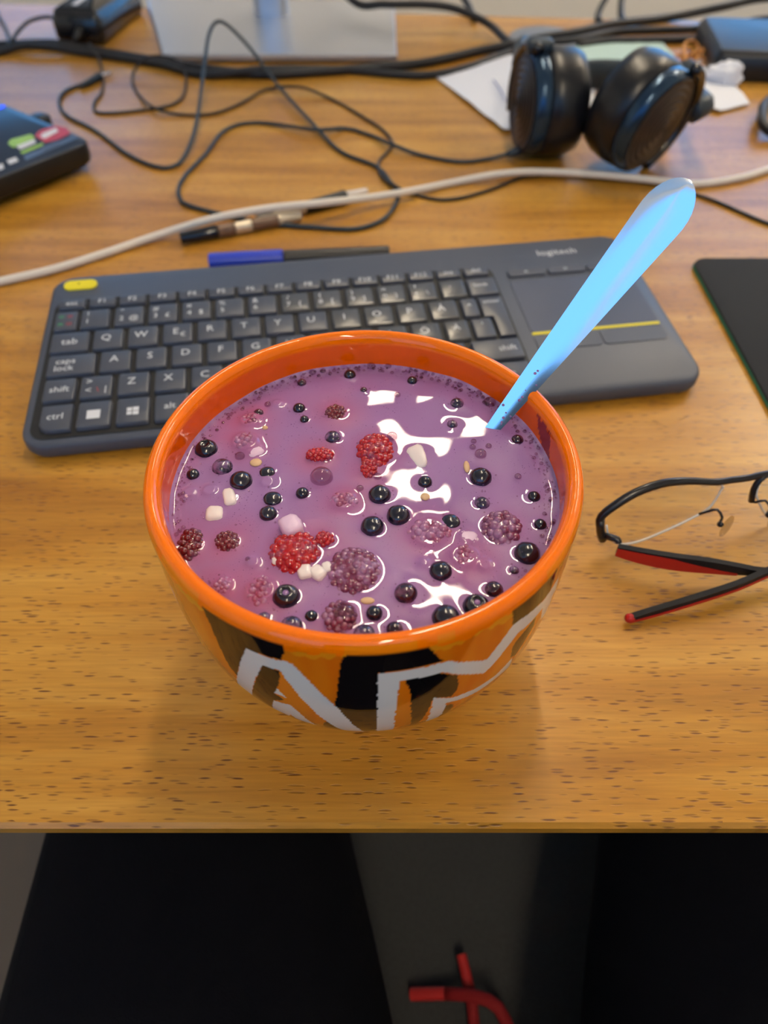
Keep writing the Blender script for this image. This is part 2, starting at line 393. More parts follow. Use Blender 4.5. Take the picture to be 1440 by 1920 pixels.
# ------------------------------------------------------------------ office chair and lap
ZS = -.275
chair = thing('office_chair', 'grey fabric office chair seat showing between the black trouser legs', 'chair', (.045, -.1, ZF))
seatp = rrect(.44, .52, .08, 6, .045, -.07)
V, F = prism(seatp, [(.03, ZS-.075), (.0, ZS-.06), (0, ZS-.02), (.012, ZS-.004), (.03, ZS)]); obj('seat', V, F, 'seat_fabric', chair, sharp=40)
obj('backrest', *prism(rrect(.42, .07, .03, 5, .045, -.42), [(.02, ZS+.14), (0, ZS+.18), (0, ZS+.52), (.03, ZS+.58)]), 'seat_fabric', chair)
obj('back_bracket', *tube([(.045, -.2, ZS-.085), (.045, -.44, ZS-.08), (.045, -.465, ZS), (.045, -.455, ZS+.22)], .02), 'black_plastic', chair)
obj('gas_column', *lathe([(.03, ZF+.1), (.03, ZF+.28), (.018, ZF+.28), (.018, ZS-.07)], (.045, -.12, 0), 20), 'black_plastic', chair)
for k in range(5):
    a = 2*PI*k/5+.3; ex, ey = .045+.27*math.cos(a), -.12+.27*math.sin(a)
    lg = obj('base_leg', *tube([(.045, -.12, ZF+.11), (ex, ey, ZF+.075)], .02, smooth=False, rfun=lambda t: .028-.012*t), 'black_plastic', chair)
    obj('caster', *lathe([(.001, -.02), (.028, -.02), (.03, -.012), (.03, .012), (.028, .02), (.001, .02)], (ex, ey, ZF+.03), 16, axis=(math.sin(a), -math.cos(a), 0)), 'black_rubber', lg)
# lower body of the photographer, one skinned mesh
def lap():
    J = [(.045, -.27, -.15), (.045, -.31, -.02), (-.05, -.20, -.175), (.14, -.20, -.175),
         (-.086, .0, -.178), (-.106, .13, -.182), (-.135, .30, -.19), (-.14, .315, -.43), (-.145, .30, ZF+.09), (-.15, .40, ZF+.04), (-.15, .47, ZF+.03),
         (.185, .0, -.178), (.216, .13, -.182), (.25, .30, -.19), (.255, .315, -.43), (.26, .30, ZF+.09), (.265, .40, ZF+.04), (.265, .47, ZF+.03),
         (.045, -.33, .06)]
    R = [.135, .13, .105, .105, .108, .090, .073, .062, .045, .04, .03, .105, .094, .073, .062, .045, .04, .03, .125]
    E = [(0,1),(1,18),(0,2),(0,3),(2,4),(4,5),(5,6),(6,7),(7,8),(8,9),(9,10),(3,11),(11,12),(12,13),(13,14),(14,15),(15,16),(16,17)]
    me = bpy.data.meshes.new('person'); org = Vector((.045, .05, ZF)); me.from_pydata([tuple(Vector(j)-org) for j in J], E, [])
    o = bpy.data.objects.new('person', me); COL.objects.link(o); o.location = org
    sk = o.modifiers.new('skin', 'SKIN'); sk.use_smooth_shade = True
    for i, r in enumerate(R): me.skin_vertices[0].data[i].radius = (r, r*.9)
    me.skin_vertices[0].data[0].use_root = True
    o.modifiers.new('sub', 'SUBSURF').levels = 2; o.modifiers['sub'].render_levels = 3
    dg = bpy.context.evaluated_depsgraph_get(); m2 = bpy.data.meshes.new_from_object(o.evaluated_get(dg))
    o.modifiers.clear(); o.data = m2; m2.materials.clear(); m2.materials.append(MATS['trouser'])
    m2.polygons.foreach_set('use_smooth', [True]*len(m2.polygons)); return o
person = tag(lap(), 'person sitting at the desk in black trousers, only the thighs in view', 'person')
zc = ZS+.006
c1 = [D(1000, 2060, -.22), D(962, 1950, zc+.014), D(935, 1890, zc+.018), D(893, 1868, zc+.015), D(834, 1863, zc+.006)]
c2 = [D(905, 2060, -.22), D(893, 1960, zc+.002), D(885, 1880, zc+.002), D(879, 1850, zc+.003)]
cord = obj('drawcord', *tube(c1, .0037, n=10, squash=.7), 'red_cord', person)
obj('cord_tip', *tube([D(834, 1863, zc+.006), D(770, 1864, zc+.001)], .0036, smooth=False, rfun=lambda t: .0037), 'red_plastic', cord, sharp=40)
cord2 = obj('drawcord', *tube(c2, .0035, n=10, squash=.7), 'red_cord', person)
obj('cord_tip', *tube([D(879, 1850, zc+.003), D(865, 1790, zc+.004)], .0033, smooth=False), 'red_plastic', cord2, sharp=40)

# ------------------------------------------------------------------ bowl
BX, BY, BR, BH, RB, BN = -.0063, .1592, .0688, .0921, .5, 3.5566
ZM, RM = .0782, .0632
def outer_r(z): return RB*BR+(1-RB)*BR*max(0, 1-(1-z/BH)**BN)**.625
WHITE = [
 [(-27.1,78.5),(-23.5,72.5),(-26.8,62.1),(-30.3,49.4),(-34.7,33.2),(-39.5,36.0),(-33.2,57.5),(-29.8,69.9)],
 [(-27.1,78.5),(-15.3,79.4),(-19.0,73.4),(-23.5,72.5)],
 [(-17.7,79.9),(-15.3,79.4),(-10.2,66.7),(-5.4,53.3),(0.4,25.4),(-3.9,20),(-6.9,30.7),(-11.4,45.9),(-15.0,58.4),(-18.0,69.2),(-19.0,73.9)],
 [(-24.0,47.6),(-18.8,49.4),(-16.5,41.1),(-13.9,26.1),(-19.4,27.2),(-21.1,36.7),(-23.3,28.4),(-28.4,30.2)],
 [(-21.2,60.2),(-19.4,54.9),(-22.7,55.4)],
 [(-62,70),(-55,75.5),(-57,61.9),(-61,60)],
 [(3.9,78.3),(20.5,77.8),(22.8,74.8),(31.4,67.6),(37.9,79.6),(50.3,76.6),(57,78.5),(60,68),(51.3,70.4),(40.6,70.9),(33.7,60.2),(31.9,58.2),(23.4,67.2),(19.3,72.2),(8.8,72.7),(8.2,49.4),(8.6,15),(3.3,15)],
 [(18.4,20),(17.8,56.1),(23.3,50.6),(31.0,48.2),(37.7,48.2),(43.1,52.9),(44.6,42.5),(39.0,43.2),(32.6,42.7),(25.3,45.7),(22.2,47.8),(22.5,36.5),(22.4,20)],
 [(51.3,70.3),(57,70.4),(60.1,54.2),(53.7,60)]]
BLACK = [
 [(-39,92.5),(-29.4,92.5),(-21.9,92.5),(-16.3,91.5),(-16.9,83.8),(-18.1,79.9),(-27.1,78.5),(-30.5,67.2),(-34.5,53.3),(-36.2,56.8),(-36.8,68.3),(-37.5,80.1)],
 [(-23.5,72.5),(-18.9,72.9),(-20.2,64.4),(-21.2,60.2),(-22.7,55.4),(-20.4,52.4),(-24.0,47.6),(-28.5,30.2),(-34.8,33.2),(-28.8,54.0),(-25.6,65.6)],
 [(-3.6,87.5),(5.4,90.0),(13.4,90.5),(15.4,87.0),(18.9,78.9),(4.0,78.5),(3.5,15),(-2,15),(-4.9,47.8),(-6.8,56.6),(-5.7,66.0),(-4.5,81.0)],
 [(10.3,72.7),(18.5,72.2),(23.4,66.7),(24.4,57.0),(23.1,52.2),(17.8,56.1),(16.7,42.9),(14.3,20),(12.1,52.9),(11.7,62.8)],
 [(36.2,88.9),(39.6,91.4),(43.7,90.5),(53,89.5),(53,76.6),(39.1,78.9),(37.6,79.9)],
 [(41.0,65.6),(48.1,70.5),(49,64.2),(44.3,51.9),(41.4,55.6),(40.7,63.0)],
 [(84,70),(80,92.5),(66,92.5),(65,87),(70,84),(76,74)],
 [(-82,92.5),(-66,92.5),(-63,88),(-66,80),(-75,66),(-80,72)],
 [(-11.6,35.5),(-9.5,42.9),(-6.9,30.7),(-10.5,20)],
 [(21.5,45.5),(24.6,43.6),(25.3,37.9),(22.9,25)]]
def make_bowl():
    NT = 960
    zs = [BH*(1-(1-t)**1.0) for t in np.linspace(0, 1, 170)]
    prof = [(.001, .004, 0), (.026, .004, 0), (.028, 0, 0), (outer_r(0)*.93, 0, 0)]
    prof += [(outer_r(z+.0003)*1.0, max(z, .0004), 1) for z in zs[1:-8]]
    wt = .0056; r0 = outer_r(BH)
    zt = zs[-9]
    for k in range(1, 12):                     # rounded lip
        a = PI*k/12; prof.append((r0-wt/2+wt/2*math.cos(a), zt+(BH-zt)*math.sin(a), 2))
    zi = np.linspace(zt, .009, 60)
    for z in zi: prof.append((max(.012, outer_r(max(z-.004, .0005))-wt), z, 3))
    prof += [(.006, .0085, 3), (.0008, .0085, 3)]
    n = len(prof); th = np.linspace(-PI, PI, NT, endpoint=False)
    pr = np.array(prof)
    X = BX+pr[:, 0][:, None]*np.sin(th)[None]; Y = BY-pr[:, 0][:, None]*np.cos(th)[None]; Z = np.repeat(pr[:, 1][:, None], NT, 1)
    V = np.stack([X, Y, Z], -1).reshape(-1, 3)
    F = []
    for i in range(n-1):
        a = i*NT
        F += [(a+j, a+(j+1) % NT, a+NT+(j+1) % NT, a+NT+j) for j in range(NT)]
    o = obj('bowl', V.tolist(), F, None, origin=(BX, BY, 0))
    TH = np.repeat(np.degrees(th)[None], n, 0); ZZ = Z*1000; K = np.repeat(pr[:, 2][:, None], NT, 1)
    # hand painted wobble of the paint edges
    wob = .5*np.sin(TH*1.3+ZZ*.9)+.35*np.sin(TH*3.1-ZZ*1.7)
    TW, ZW = TH+wob*.16, ZZ+wob*.16
    org, yel = np.array(srgb(226, 112, 14)), np.array(srgb(236, 146, 24))
    lip, inn = np.array(srgb(255, 122, 0)), np.array(srgb(244, 98, 0))
    C = np.tile(org, (n, NT, 1))
    streak = (.5+.5*np.sin(TH*.21+2*np.sin(ZZ*.07)+np.sin(TH*.9)*.8))[..., None]
    C = C*(1-.35*streak)+yel*.35*streak
    C[K == 2] = lip; C[K == 3] = inn
    edge = (K == 1) & (ZZ > 84) & (ZZ+1.2*np.sin(TH*.4)+.8*np.sin(TH*1.7) > 85.5); C[edge] = yel
    edge = (K == 1) & (ZZ+1.0*np.sin(TH*.33)+.6*np.sin(TH*1.1) > 87.2); C[edge] = lip
    band = (K == 2) & (np.repeat((pr[:, 0] > r0-.0012)[:, None], NT, 1)) & (np.sin(TH*.12+1)+.5*np.sin(TH*.37) > .1); C[band] = .5*lip+.5*yel
    for off in (0, 180):
        T2 = (TW-off+180) % 360-180
        for P in BLACK: C[(K >= 1) & (K <= 1) & np_inpoly(T2, ZW, P)] = srgb(17, 14, 16)
        for P in WHITE: C[(K == 1) & np_inpoly(T2, ZW, P)] = srgb(226, 222, 220)
    # berry juice stain on the inside wall by the spoon
    st = (K == 3) & np_inpoly(TH+wob, ZZ+wob*1.5, [(103, 88), (112, 88), (110, 83), (105, 78), (99, 77), (101, 82)]); C[st] = .15*C[st]+.85*np.array(srgb(130, 16, 40))
    ca = o.data.color_attributes.new('Col', 'FLOAT_COLOR', 'POINT'); ca.data.foreach_set('color', C.reshape(-1).astype(np.float32))
    return o
attr_mat('glazed_paint', .06, coat=0, spec=.5, bump=(260, .012))
bowl = tag(make_bowl(), 'orange ceramic bowl painted with black patches and white angular letters', 'bowl')
bowl.data.materials.append(MATS['glazed_paint'])

# ------------------------------------------------------------------ what floats in the milk
PXM = 5700.0
# (px, py, width px, look, label)
BB = [
 (387,844,44,'c','blueberry with a round crown near the left inner wall of the bowl'),
 (417,877,40,'p','milk coated blueberry just right of the crowned one at the left wall'),
 (362,891,24,'b','small blueberry closest to the left wall, below the crowned one'),
 (452,903,42,'b','plump dark blueberry above the white cubes at the left'),
 (501,887,28,'f','flattened dark blueberry right of the plump one at the left'),
 (561,767,25,'b','shiny black blueberry alone in the upper left of the milk'),
 (571,788,18,'b','tiny dark berry bit under the shiny upper left blueberry'),
 (624,821,32,'p','greyish milk coated blueberry left of the red raspberry piece'),
 (485,776,20,'r','small brownish berry among the bubbles at the upper left wall'),
 (478,794,20,'p','little milky berry under the brownish one at the upper left'),
 (656,704,25,'b','black blueberry half sunk at the back edge of the milk'),
 (567,926,24,'b','small round blueberry below the large glassy bubble'),
 (511,936,32,'f','flat torn blueberry skin above the speckled one at left centre'),
 (503,965,32,'b','speckled blueberry with blue glints at left centre'),
 (566,719,19,'r','reddish berry bit near the upper left foam'),
 (773,715,21,'b','dark berry bit at the back above the white glare'),
 (857,757,28,'p','pale sunken berry between the glare and the spoon'),
 (901,896,40,'b','large black blueberry right of centre below the spoon'),
 (848,796,21,'p','grey berry inside the right end of the white glare'),
 (797,905,26,'b','small blueberry with a blue glint right of the white wedge'),
 (712,929,40,'b','rough black blueberry in the very centre of the milk'),
 (747,968,42,'b','round blueberry right of the centre pair'),
 (698,988,40,'b','round blueberry left of the centre pair'),
 (845,979,32,'f','flat dark blueberry above the pale raspberry'),
 (904,944,27,'p','grey blueberry below the large black one right of centre'),
 (1001,933,23,'b','small blueberry next to the right wall, upper of two'),
 (1013,985,22,'b','small blueberry next to the right wall, lower of two'),
 (970,826,23,'r','dull berry by the foam right of the spoon'),
 (988,1039,44,'b','large blueberry with a bright window glint at the right wall'),
 (826,1073,38,'b','crescent lit black blueberry at the lower right of the milk'),
 (761,1114,37,'r','reddish purple blueberry at the lower centre'),
 (893,1138,43,'c','blueberry with a milk filled crown near the front right rim'),
 (836,1159,44,'b','big blueberry touching the front rim right of centre'),
 (926,1107,30,'r','reddish small berry near the front right wall'),
 (702,1151,26,'b','small black berry near the front rim at centre'),
 (740,1181,26,'r','small reddish berry at the front rim, second from the centre'),
 (964,1070,17,'p','tiny pale berry by the right wall under the large blueberry'),
 (537,1120,44,'c','large blueberry at the lower left with a pale spot on top'),
 (584,1157,21,'b','tiny round black berry right of the lower left blueberry'),
 (547,1175,36,'p','milky blueberry at the front rim left of centre'),
 (495,1160,23,'p','small milky berry at the front rim further left'),
 (683,1190,34,'p','milky berry cut off by the front rim at the centre'),
 (682,733,15,'r','tiny brownish berry bit at the back between the foam and the glare'),
]
RR = [  # px py width height look label
 (703,846,74,72,'rasp_red','bright red broken raspberry left of the white wedge'),
 (692,880,30,38,'rasp_red','red raspberry lobe hanging below the broken raspberry'),
 (629,775,44,34,'rasp_dark','dark red raspberry piece at the upper centre'),
 (460,830,62,46,'rasp_pale','pale pink sunken raspberry at the left'),
 (552,1036,96,74,'rasp_red','large red raspberry with white crumbs at the lower left centre'),
 (609,1013,32,22,'rasp_red','small red drupelet above the large red raspberry'),
 (663,1070,100,80,'rasp_milky','large purple raspberry wet with milk right of the red one'),
 (941,990,76,60,'rasp_milky','purple raspberry floating at the right side'),
 (805,1000,88,48,'rasp_pale','pale raspberry half covered with milk right of centre'),
 (869,1045,54,44,'rasp_pale','small pale raspberry under the white lump at the right'),
 (357,1022,42,56,'rasp_dark','dark red raspberry piece against the left wall'),
 (426,1016,46,34,'rasp_dark','dark raspberry right of the one at the left wall'),
 (637,1158,58,48,'rasp_milky','raspberry under a milk film at the front centre'),
 (489,1108,50,52,'rasp_pale','pale sunken raspberry at the lower left'),
 (645,940,60,34,'rasp_pale','pinkish sunken raspberry bits right of the glassy bubble'),
 (600,855,56,24,'rasp_red','red raspberry shreds left of the broken raspberry'),
 (470,790,50,40,'rasp_pale','pink sunken raspberry under the upper left foam'),
 (417,1098,34,26,'rasp_pale','small pink raspberry bits near the lower left wall'),
]
WW = [  # px py w h rotation look label
 (783,857,42,46,.3,'white_chunk','white wedge shaped lump right of the red raspberry'),
 (355,924,24,22,.2,'pink_chunk','leftmost small white lump at the left wall'),
 (393,921,24,24,.6,'pink_chunk','small white lump, second from the left wall'),
 (430,933,24,32,.3,'white_chunk','white upright cube below the plump blueberry'),
 (402,964,32,26,.1,'white_chunk','round white lump below the row of white cubes'),
 (477,845,38,30,.5,'pink_chunk','pinkish white lump beside the pale raspberry at the left'),
 (502,905,30,20,.4,'pink_chunk','pale lump under the flattened blueberry'),
 (520,757,24,16,.9,'pink_chunk','pink white lump near the upper left foam'),
 (474,1055,20,24,.2,'pink_chunk','pink white lump alone at the lower left'),
 (547,996,38,32,.5,'pink_chunk','pink hexagonal lump on top of the large red raspberry'),
 (519,1051,17,17,.2,'white_chunk','tiny white cube on the left of the large red raspberry'),
 (572,1074,26,22,.3,'white_chunk','white crumb in front of the large red raspberry, left of two'),
 (596,1076,26,22,.8,'white_chunk','white crumb in front of the large red raspberry, right of two'),
 (614,1066,17,16,.4,'white_chunk','tiny white cube between the two large raspberries'),
 (877,1009,36,26,-.3,'pink_chunk','sunken white lump above the small pale raspberry'),
 (909,1061,24,20,.1,'pink_chunk','white lump right of the small pale raspberry'),
 (795,1057,20,10,.5,'pink_chunk','faint white lump left of the crescent lit blueberry'),
]
OO = [(480,868,24,16,'beige oat flake under the pinkish lump at the left'),(875,876,12,24,'beige oat flake left of the large black blueberry'),
      (797,932,18,14,'beige oat flake below the blueberry near the wedge'),(689,1127,24,10,'beige oat flake in front of the large purple raspberry'),
      (497,803,12,9,'tiny beige oat flake near the upper left bubbles')]
MEN = []      # (x, y, radius, height) of every raised meniscus
def mp(px, py): return D(px, py, ZM)
for b in BB: p = mp(b[0], b[1]); MEN.append((p.x, p.y, b[2]/2/PXM*1.0, .00040))
for r in RR: p = mp(r[0], r[1]); MEN.append((p.x, p.y, (r[2]+r[3])/4/PXM, .0006 if r[4] != 'rasp_pale' else .0011))
for w in WW: p = mp(w[0], w[1]); MEN.append((p.x, p.y, (w[2]+w[3])/4/PXM, .0004 if w[5] == 'white_chunk' else .0009))
BIG = [(603,896,44),(918,756,27),(862,724,15),(842,716,13),(696,688,20),(728,688,16),(901,853,24),(886,840,13),(916,838,13),(450,857,20),(476,793,22),
       (502,760,14),(745,742,14),(735,820,22),(708,895,16),(675,917,14),(971,895,14),(888,829,12),(770,692,10),(780,697,11),(798,699,9),(812,703,9),(898,738,14),(586,700,16),(606,697,14),
       (465,1050,10),(760,690,9),(668,692,10),(654,694,8),(645,1155,44)]

# ------------------------------------------------------------------ milk
def make_milk():
    st = .00045; R = RM+.0014; n = int(2*R/st)+1
    g = np.linspace(-R, R, n); XX, YY = np.meshgrid(g, g, indexing='ij'); rad = np.hypot(XX, YY)
    X, Y = XX+BX, YY+BY
    Zh = np.zeros_like(X)
    for (a, b, ph, am) in ((110, 60, .3, .00020), (-70, 150, 1.7, .00016), (190, -130, 2.1, .00010), (240, 210, .9, .00006), (60, -220, 4.0, .00009), (330, 60, 5.0, .00004)):
        Zh += .8*am*np.sin(a*XX+b*YY+ph+.8*np.sin(90*YY-60*XX))
    near = np.full_like(X, 9.0)
    for (mx, my, r, h) in MEN:
        d = np.hypot(X-mx, Y-my); Zh += h*np.exp(-np.maximum(d-r*.85, 0)/.0013)*.9
    Zh = np.minimum(Zh, .0016)
    for (px, py, w) in BIG[:1]:
        p = mp(px, py)
    Zh += .0011*np.exp(-np.maximum(RM-rad, 0)/.0011)
    idx = -np.ones((n, n), int); keep = rad <= R; idx[keep] = np.arange(keep.sum())
    V = np.stack([X[keep], Y[keep], ZM+Zh[keep]], -1)
    q = keep[:-1, :-1] & keep[1:, :-1] & keep[1:, 1:] & keep[:-1, 1:]
    F = np.stack([idx[:-1, :-1][q], idx[1:, :-1][q], idx[1:, 1:][q], idx[:-1, 1:][q]], -1)
    o = obj('berry_milk', V.tolist(), F.tolist(), None, origin=(BX, BY, ZM-.02))
    base = np.array(srgb(150, 108, 162)); pink = np.array(srgb(172, 84, 118)); pale = np.array(srgb(164, 132, 184))
    x, y = V[:, 0], V[:, 1]
    fld = .5+.25*np.sin(170*x+60*y+1.5*np.sin(120*y))+.25*np.sin(-90*x+210*y+1.2*np.sin(200*x))
    k = np.zeros_like(x)
    for r in RR:
        p = mp(r[0], r[1]); k = np.maximum(k, np.exp(-(np.hypot(x-p.x, y-p.y)/(.0105 if r[4] != 'rasp_milky' else .008))**2)*(.75 if r[4] in ('rasp_red', 'rasp_dark', 'rasp_pale') else .35))
    k *= .55+.45*fld
    froth = np.clip(1-(RM-np.hypot(x-BX, y-BY))/.0055, 0, 1)*np.clip(.35+.9*(y-BY)/RM+.35*(x-BX)/RM, 0, 1)*(.5+.5*np.sin(900*x)*np.sin(830*y+2*np.sin(400*x)))
    C = base[None]*(1-.22*fld[:, None])+pale[None]*.22*fld[:, None]; C = C*(1-k[:, None])+pink[None]*k[:, None]; C = C*(1-.7*froth[:, None])+np.array(srgb(196, 172, 210))[None]*.7*froth[:, None]
    ca = o.data.color_attributes.new('Col', 'FLOAT_COLOR', 'POINT'); ca.data.foreach_set('color', C.reshape(-1).astype(np.float32))
    return o
attr_mat('berry_milk', .025, coat=0, spec=.6, specks=[(900, .10, .16, (90, 50, 100)), (1900, .10, .2, (120, 70, 130)), (420, .05, .08, (70, 30, 70))])
milk = tag(make_milk(), 'purple berry milk with foam filling the orange bowl', 'milk')
milk.data.materials.append(MATS['berry_milk'])
# bubbles
def dome(c, r, nu=14, nv=5):
    R = [[Vector(c)+Vector((r*math.cos(PI/2*i/nv)*math.cos(2*PI*j/nu), r*math.cos(PI/2*i/nv)*math.sin(2*PI*j/nu), r*.85*math.sin(PI/2*i/nv))) for j in range(nu)] for i in range(nv)]
    V, F = rings(R, cap0=False, cap1=False); V.append(Vector(c)+Vector((0, 0, r*.85))); t = len(V)-1; b = (nv-1)*nu
    F += [(b+j, b+(j+1) % nu, t) for j in range(nu)]; return V, F
for (px, py, w) in BIG:
    p = mp(px, py); obj('bubble', *dome((p.x, p.y, ZM+.0003), w/2/PXM, 20, 7), 'bubble', milk)
fm = MB(); rnd = random.Random(5)
for k in range(520):
    u = rnd.random(); th = math.radians(rnd.uniform(-25, 205)) if u < .75 else rnd.uniform(0, 2*PI)
    dep = abs(rnd.gauss(0, .0022))+.0006; r = rnd.choice((.00022, .0003, .0004, .0004, .0006, .0008)) if dep < .004 else .00025
    x, y = BX+(RM-dep-r)*math.cos(th), BY+(RM-dep-r)*math.sin(th)
    fm.add(*dome((x, y, ZM+.0010*math.exp(-dep/.0011)+.0003), r, 8, 3))
for k in range(260):
    m_ = rnd.choice(MEN); a = rnd.uniform(0, 2*PI); d = m_[2]+abs(rnd.gauss(.0006, .0016)); x, y = m_[0]+d*math.cos(a), m_[1]+d*math.sin(a)
    if math.hypot(x-BX, y-BY) < RM-.001: fm.add(*dome((x, y, ZM+.0003), rnd.uniform(.00015, .0004), 7, 3))
fo = obj('foam', fm.V, fm.F, 'bubble', milk); fo['kind'] = 'stuff'
# blueberries
def berry(px, py, w, kind, label):
    p = mp(px, py); r = w/2/PXM*1.06; rn = random.Random(int(px*7+py)); ph = rn.uniform(0, 9)
    sz = {'f': .5}.get(kind, .86); c = Vector((p.x, p.y, ZM-r*sz*.12+(.0004 if kind != 'p' else 0)))
    V, F = sphere(c, r, 22, 14, sz=sz)
    for v in V:
        d = v-c; v += d*(.05*mnoise.noise(d*(1.6/r)+Vector((ph, 0, 0)))+(.05 if kind == 'f' else .02)*mnoise.noise(d*(4/r)+Vector((0, ph, 0))))
    if kind == 'c':          # calyx dimple facing up
        for v in V:
            d = v-c; q = math.hypot(d.x, d.y)/r
            if d.z > 0 and q < .42: v.z -= r*.30*(1-(q/.42)**2)
    m = {'b': 'blueberry', 'c': 'blueberry', 'f': 'blueberry', 'p': 'blueberry_pale', 'r': 'berry_red'}[kind]
    o = obj('blueberry', V, F, m); tag(o, label, 'berry', 'blueberries in the milk')
    if kind == 'c':
        mb = MB()
        R = []
        for k in range(20):
            a = 2*PI*k/20; rr = r*(.40+.07*(k % 4 == 0)); cc = c+Vector((math.cos(a)*rr, math.sin(a)*rr, r*sz*.88)); R.append(cc)
        V2, F2 = tube(R+[R[0]], r*.06, n=6, smooth=False); obj('calyx', V2, F2, m, o)
        if 'milk filled' in label or 'pale spot' in label:
            obj('milk_drop', *sphere(c+Vector((0, 0, r*sz*.62)), r*.30, 12, 8, sz=.5), 'milk_film', o)
for b in BB: berry(*b)
# raspberries: drupelets over a rounded cone
def raspberry(px, py, w, h, look, label):
    p = mp(px, py); rn = random.Random(int(px*3+py*5)); a, b = w/2/PXM, h/2/PXM/.74
    rd = max(.0009, min(.0016, (a+b)/2*.24)); mb = MB(); rise = {'rasp_pale': .0002, 'rasp_milky': .0010, 'rasp_dark': .0010, 'rasp_red': .0014}[look]
    hz = min(a, b)*.62; rot = rn.uniform(-.4, .4); core = []
    n = int(max(8, 2.0*a*b/(rd*rd)))
    for k in range(n):
        t = (k+.5)/n; el = math.asin(1-t*1.15) if 1-t*1.15 > -1 else 0; az = k*2.39996
        dx, dy, dz = a*math.cos(el)*math.cos(az), b*math.cos(el)*math.sin(az), hz*math.sin(el)
        c = Vector((p.x+dx*.84, p.y+dy*.84, ZM-hz*.62+rise+dz*.92+rn.uniform(-.0002, .0002)))
        mb.add(*sphere(c, rd*rn.uniform(.82, 1.12), 10, 7))
    V, F = sphere((p.x, p.y, ZM-hz*.62+rise), 1, 14, 8, sx=a*.95, sy=b*.95, sz=hz*1.08); mb.add(V, F)
    o = obj('raspberry', mb.V, mb.F, look); return tag(o, label, 'berry', 'raspberries in the milk')
for r in RR: raspberry(*r)
# white lumps
def lump(px, py, w, h, rot, look, label):
    p = mp(px, py); rn = random.Random(int(px+py*3)); a, b = w/2/PXM, h/2/PXM/.74; hz = (a+b)/2*.75
    sub = 0.0 if look == 'white_chunk' else -.0006
    if 'on top' in label: sub = .0030
    if 'crumb' in label or 'tiny white cube' in label: sub = .0007
    V, F = sphere((0, 0, 0), 1, 14, 10); e = .5
    f = lambda c: math.copysign(abs(c)**e, c)
    wedge = 'wedge' in label
    out = []
    for v in V:
        q = Vector((f(v.x), f(v.y), f(v.z))); q = q/max(1, q.length/1.25)
        if wedge: q.x *= .55+.45*(q.y+1)/2*1.0; q.z *= .8+.3*q.x
        q = q*(1+.10*mnoise.noise(q*1.3+Vector((px, py, 0))))
        x, y = q.x*a, q.y*b; out.append((p.x+x*math.cos(rot)-y*math.sin(rot), p.y+x*math.sin(rot)+y*math.cos(rot), ZM+sub-hz*.35+q.z*hz))
    return tag(obj('white_lump', out, F, look), label, 'lump', 'white lumps in the milk')
for w in WW: lump(*w)
for (px, py, w, h, lab) in OO:
    p = mp(px, py); V, F = sphere((p.x, p.y, ZM+.0002), 1, 12, 8, sx=w/2/PXM, sy=h/2/PXM/.74, sz=.0006)
    tag(obj('oat_flake', V, F, 'oat'), lab, 'oat flake', 'oat flakes in the milk')

# ------------------------------------------------------------------ spoon
def spoon():
    A = D(924, 803, ZM); tip = T(1290, 341, .213)
    d = (tip-A).normalized(); mid = (A+tip)/2; v = (mid-Vector((0, 0, CAMH))).normalized()
    nrm = -(v-d*v.dot(d)); nrm.normalize(); side = d.cross(nrm).normalized()      # to the right of the handle
    nrm = Matrix.Rotation(math.radians(1.5), 3, d) @ nrm; side = d.cross(nrm).normalized()
    L = (tip-A).length; sub = .062
    R = []; NS = 74
    for i in range(NS+1):
        s = -sub+(L+sub)*i/NS if i < 60 else (-sub+(L+sub)*60/NS)+(L-(-sub+(L+sub)*60/NS))*math.sin(PI/2*(i-60)/(NS-60))
        if s > -.018: # handle
            t = max(0, s/L); w = (.0024+.0058*t**.92) if t < .86 else 0
            if t >= .86:
                wm = .0024+.0058*.86**.92; q = (t-.86)/.14; w = (wm+.0003*math.sin(PI*q))*math.sqrt(max(0, 1-q**2.1))
            if s < 0: w = .0024
            th = .0009
            lift = .0036*t*t
            cup = 0
        else:         # the bowl of the spoon, under the milk
            q = (-.018-s)/(sub-.018); w = .0024+.0155*math.sin(PI*min(1, q*.97+.0))**.7*(1-.15*q); w = max(w, .0006); th = .0008; lift = -.003*math.sin(PI*q); cup = .006*math.sin(PI*q)
        w = max(w, .0002); c = A+d*s+nrm*lift; prof = []
        for (u, e) in ((-1, 0), (-.75, .35), (-.30, 1), (.1, .85), (.6, .4), (1, 0)): prof.append(c+side*(u*w)+nrm*(th*.5+.00028*e*min(1, w/.006)-cup*(1-u*u)*1.0))
        for u in (1, .5, 0, -.5, -1): prof.append(c+side*(u*w)-nrm*(th*.5+cup*(1-u*u)))
        R.append(prof)
    V, F = rings(R)
    # keep the sunken bowl of the spoon above the bottom of the dish
    o = obj('spoon', V, F, 'steel', origin=A, sharp=50)
    tag(o, 'steel spoon leaning on the back right rim of the bowl, handle reflecting blue', 'spoon')
    rn = random.Random(3)
    for k in range(12):
        s = .003+.028*rn.random()**1.3; t = s/L; w = .0024+.0058*t; u = rn.uniform(-.8, .8)
        c = A+d*s+nrm*(.0006+.0036*t*t)+side*u*w
        obj('milk_drop', *sphere(c, rn.uniform(.0002, .0006), 8, 6, sz=.8), 'milk_film', o)
spoon()

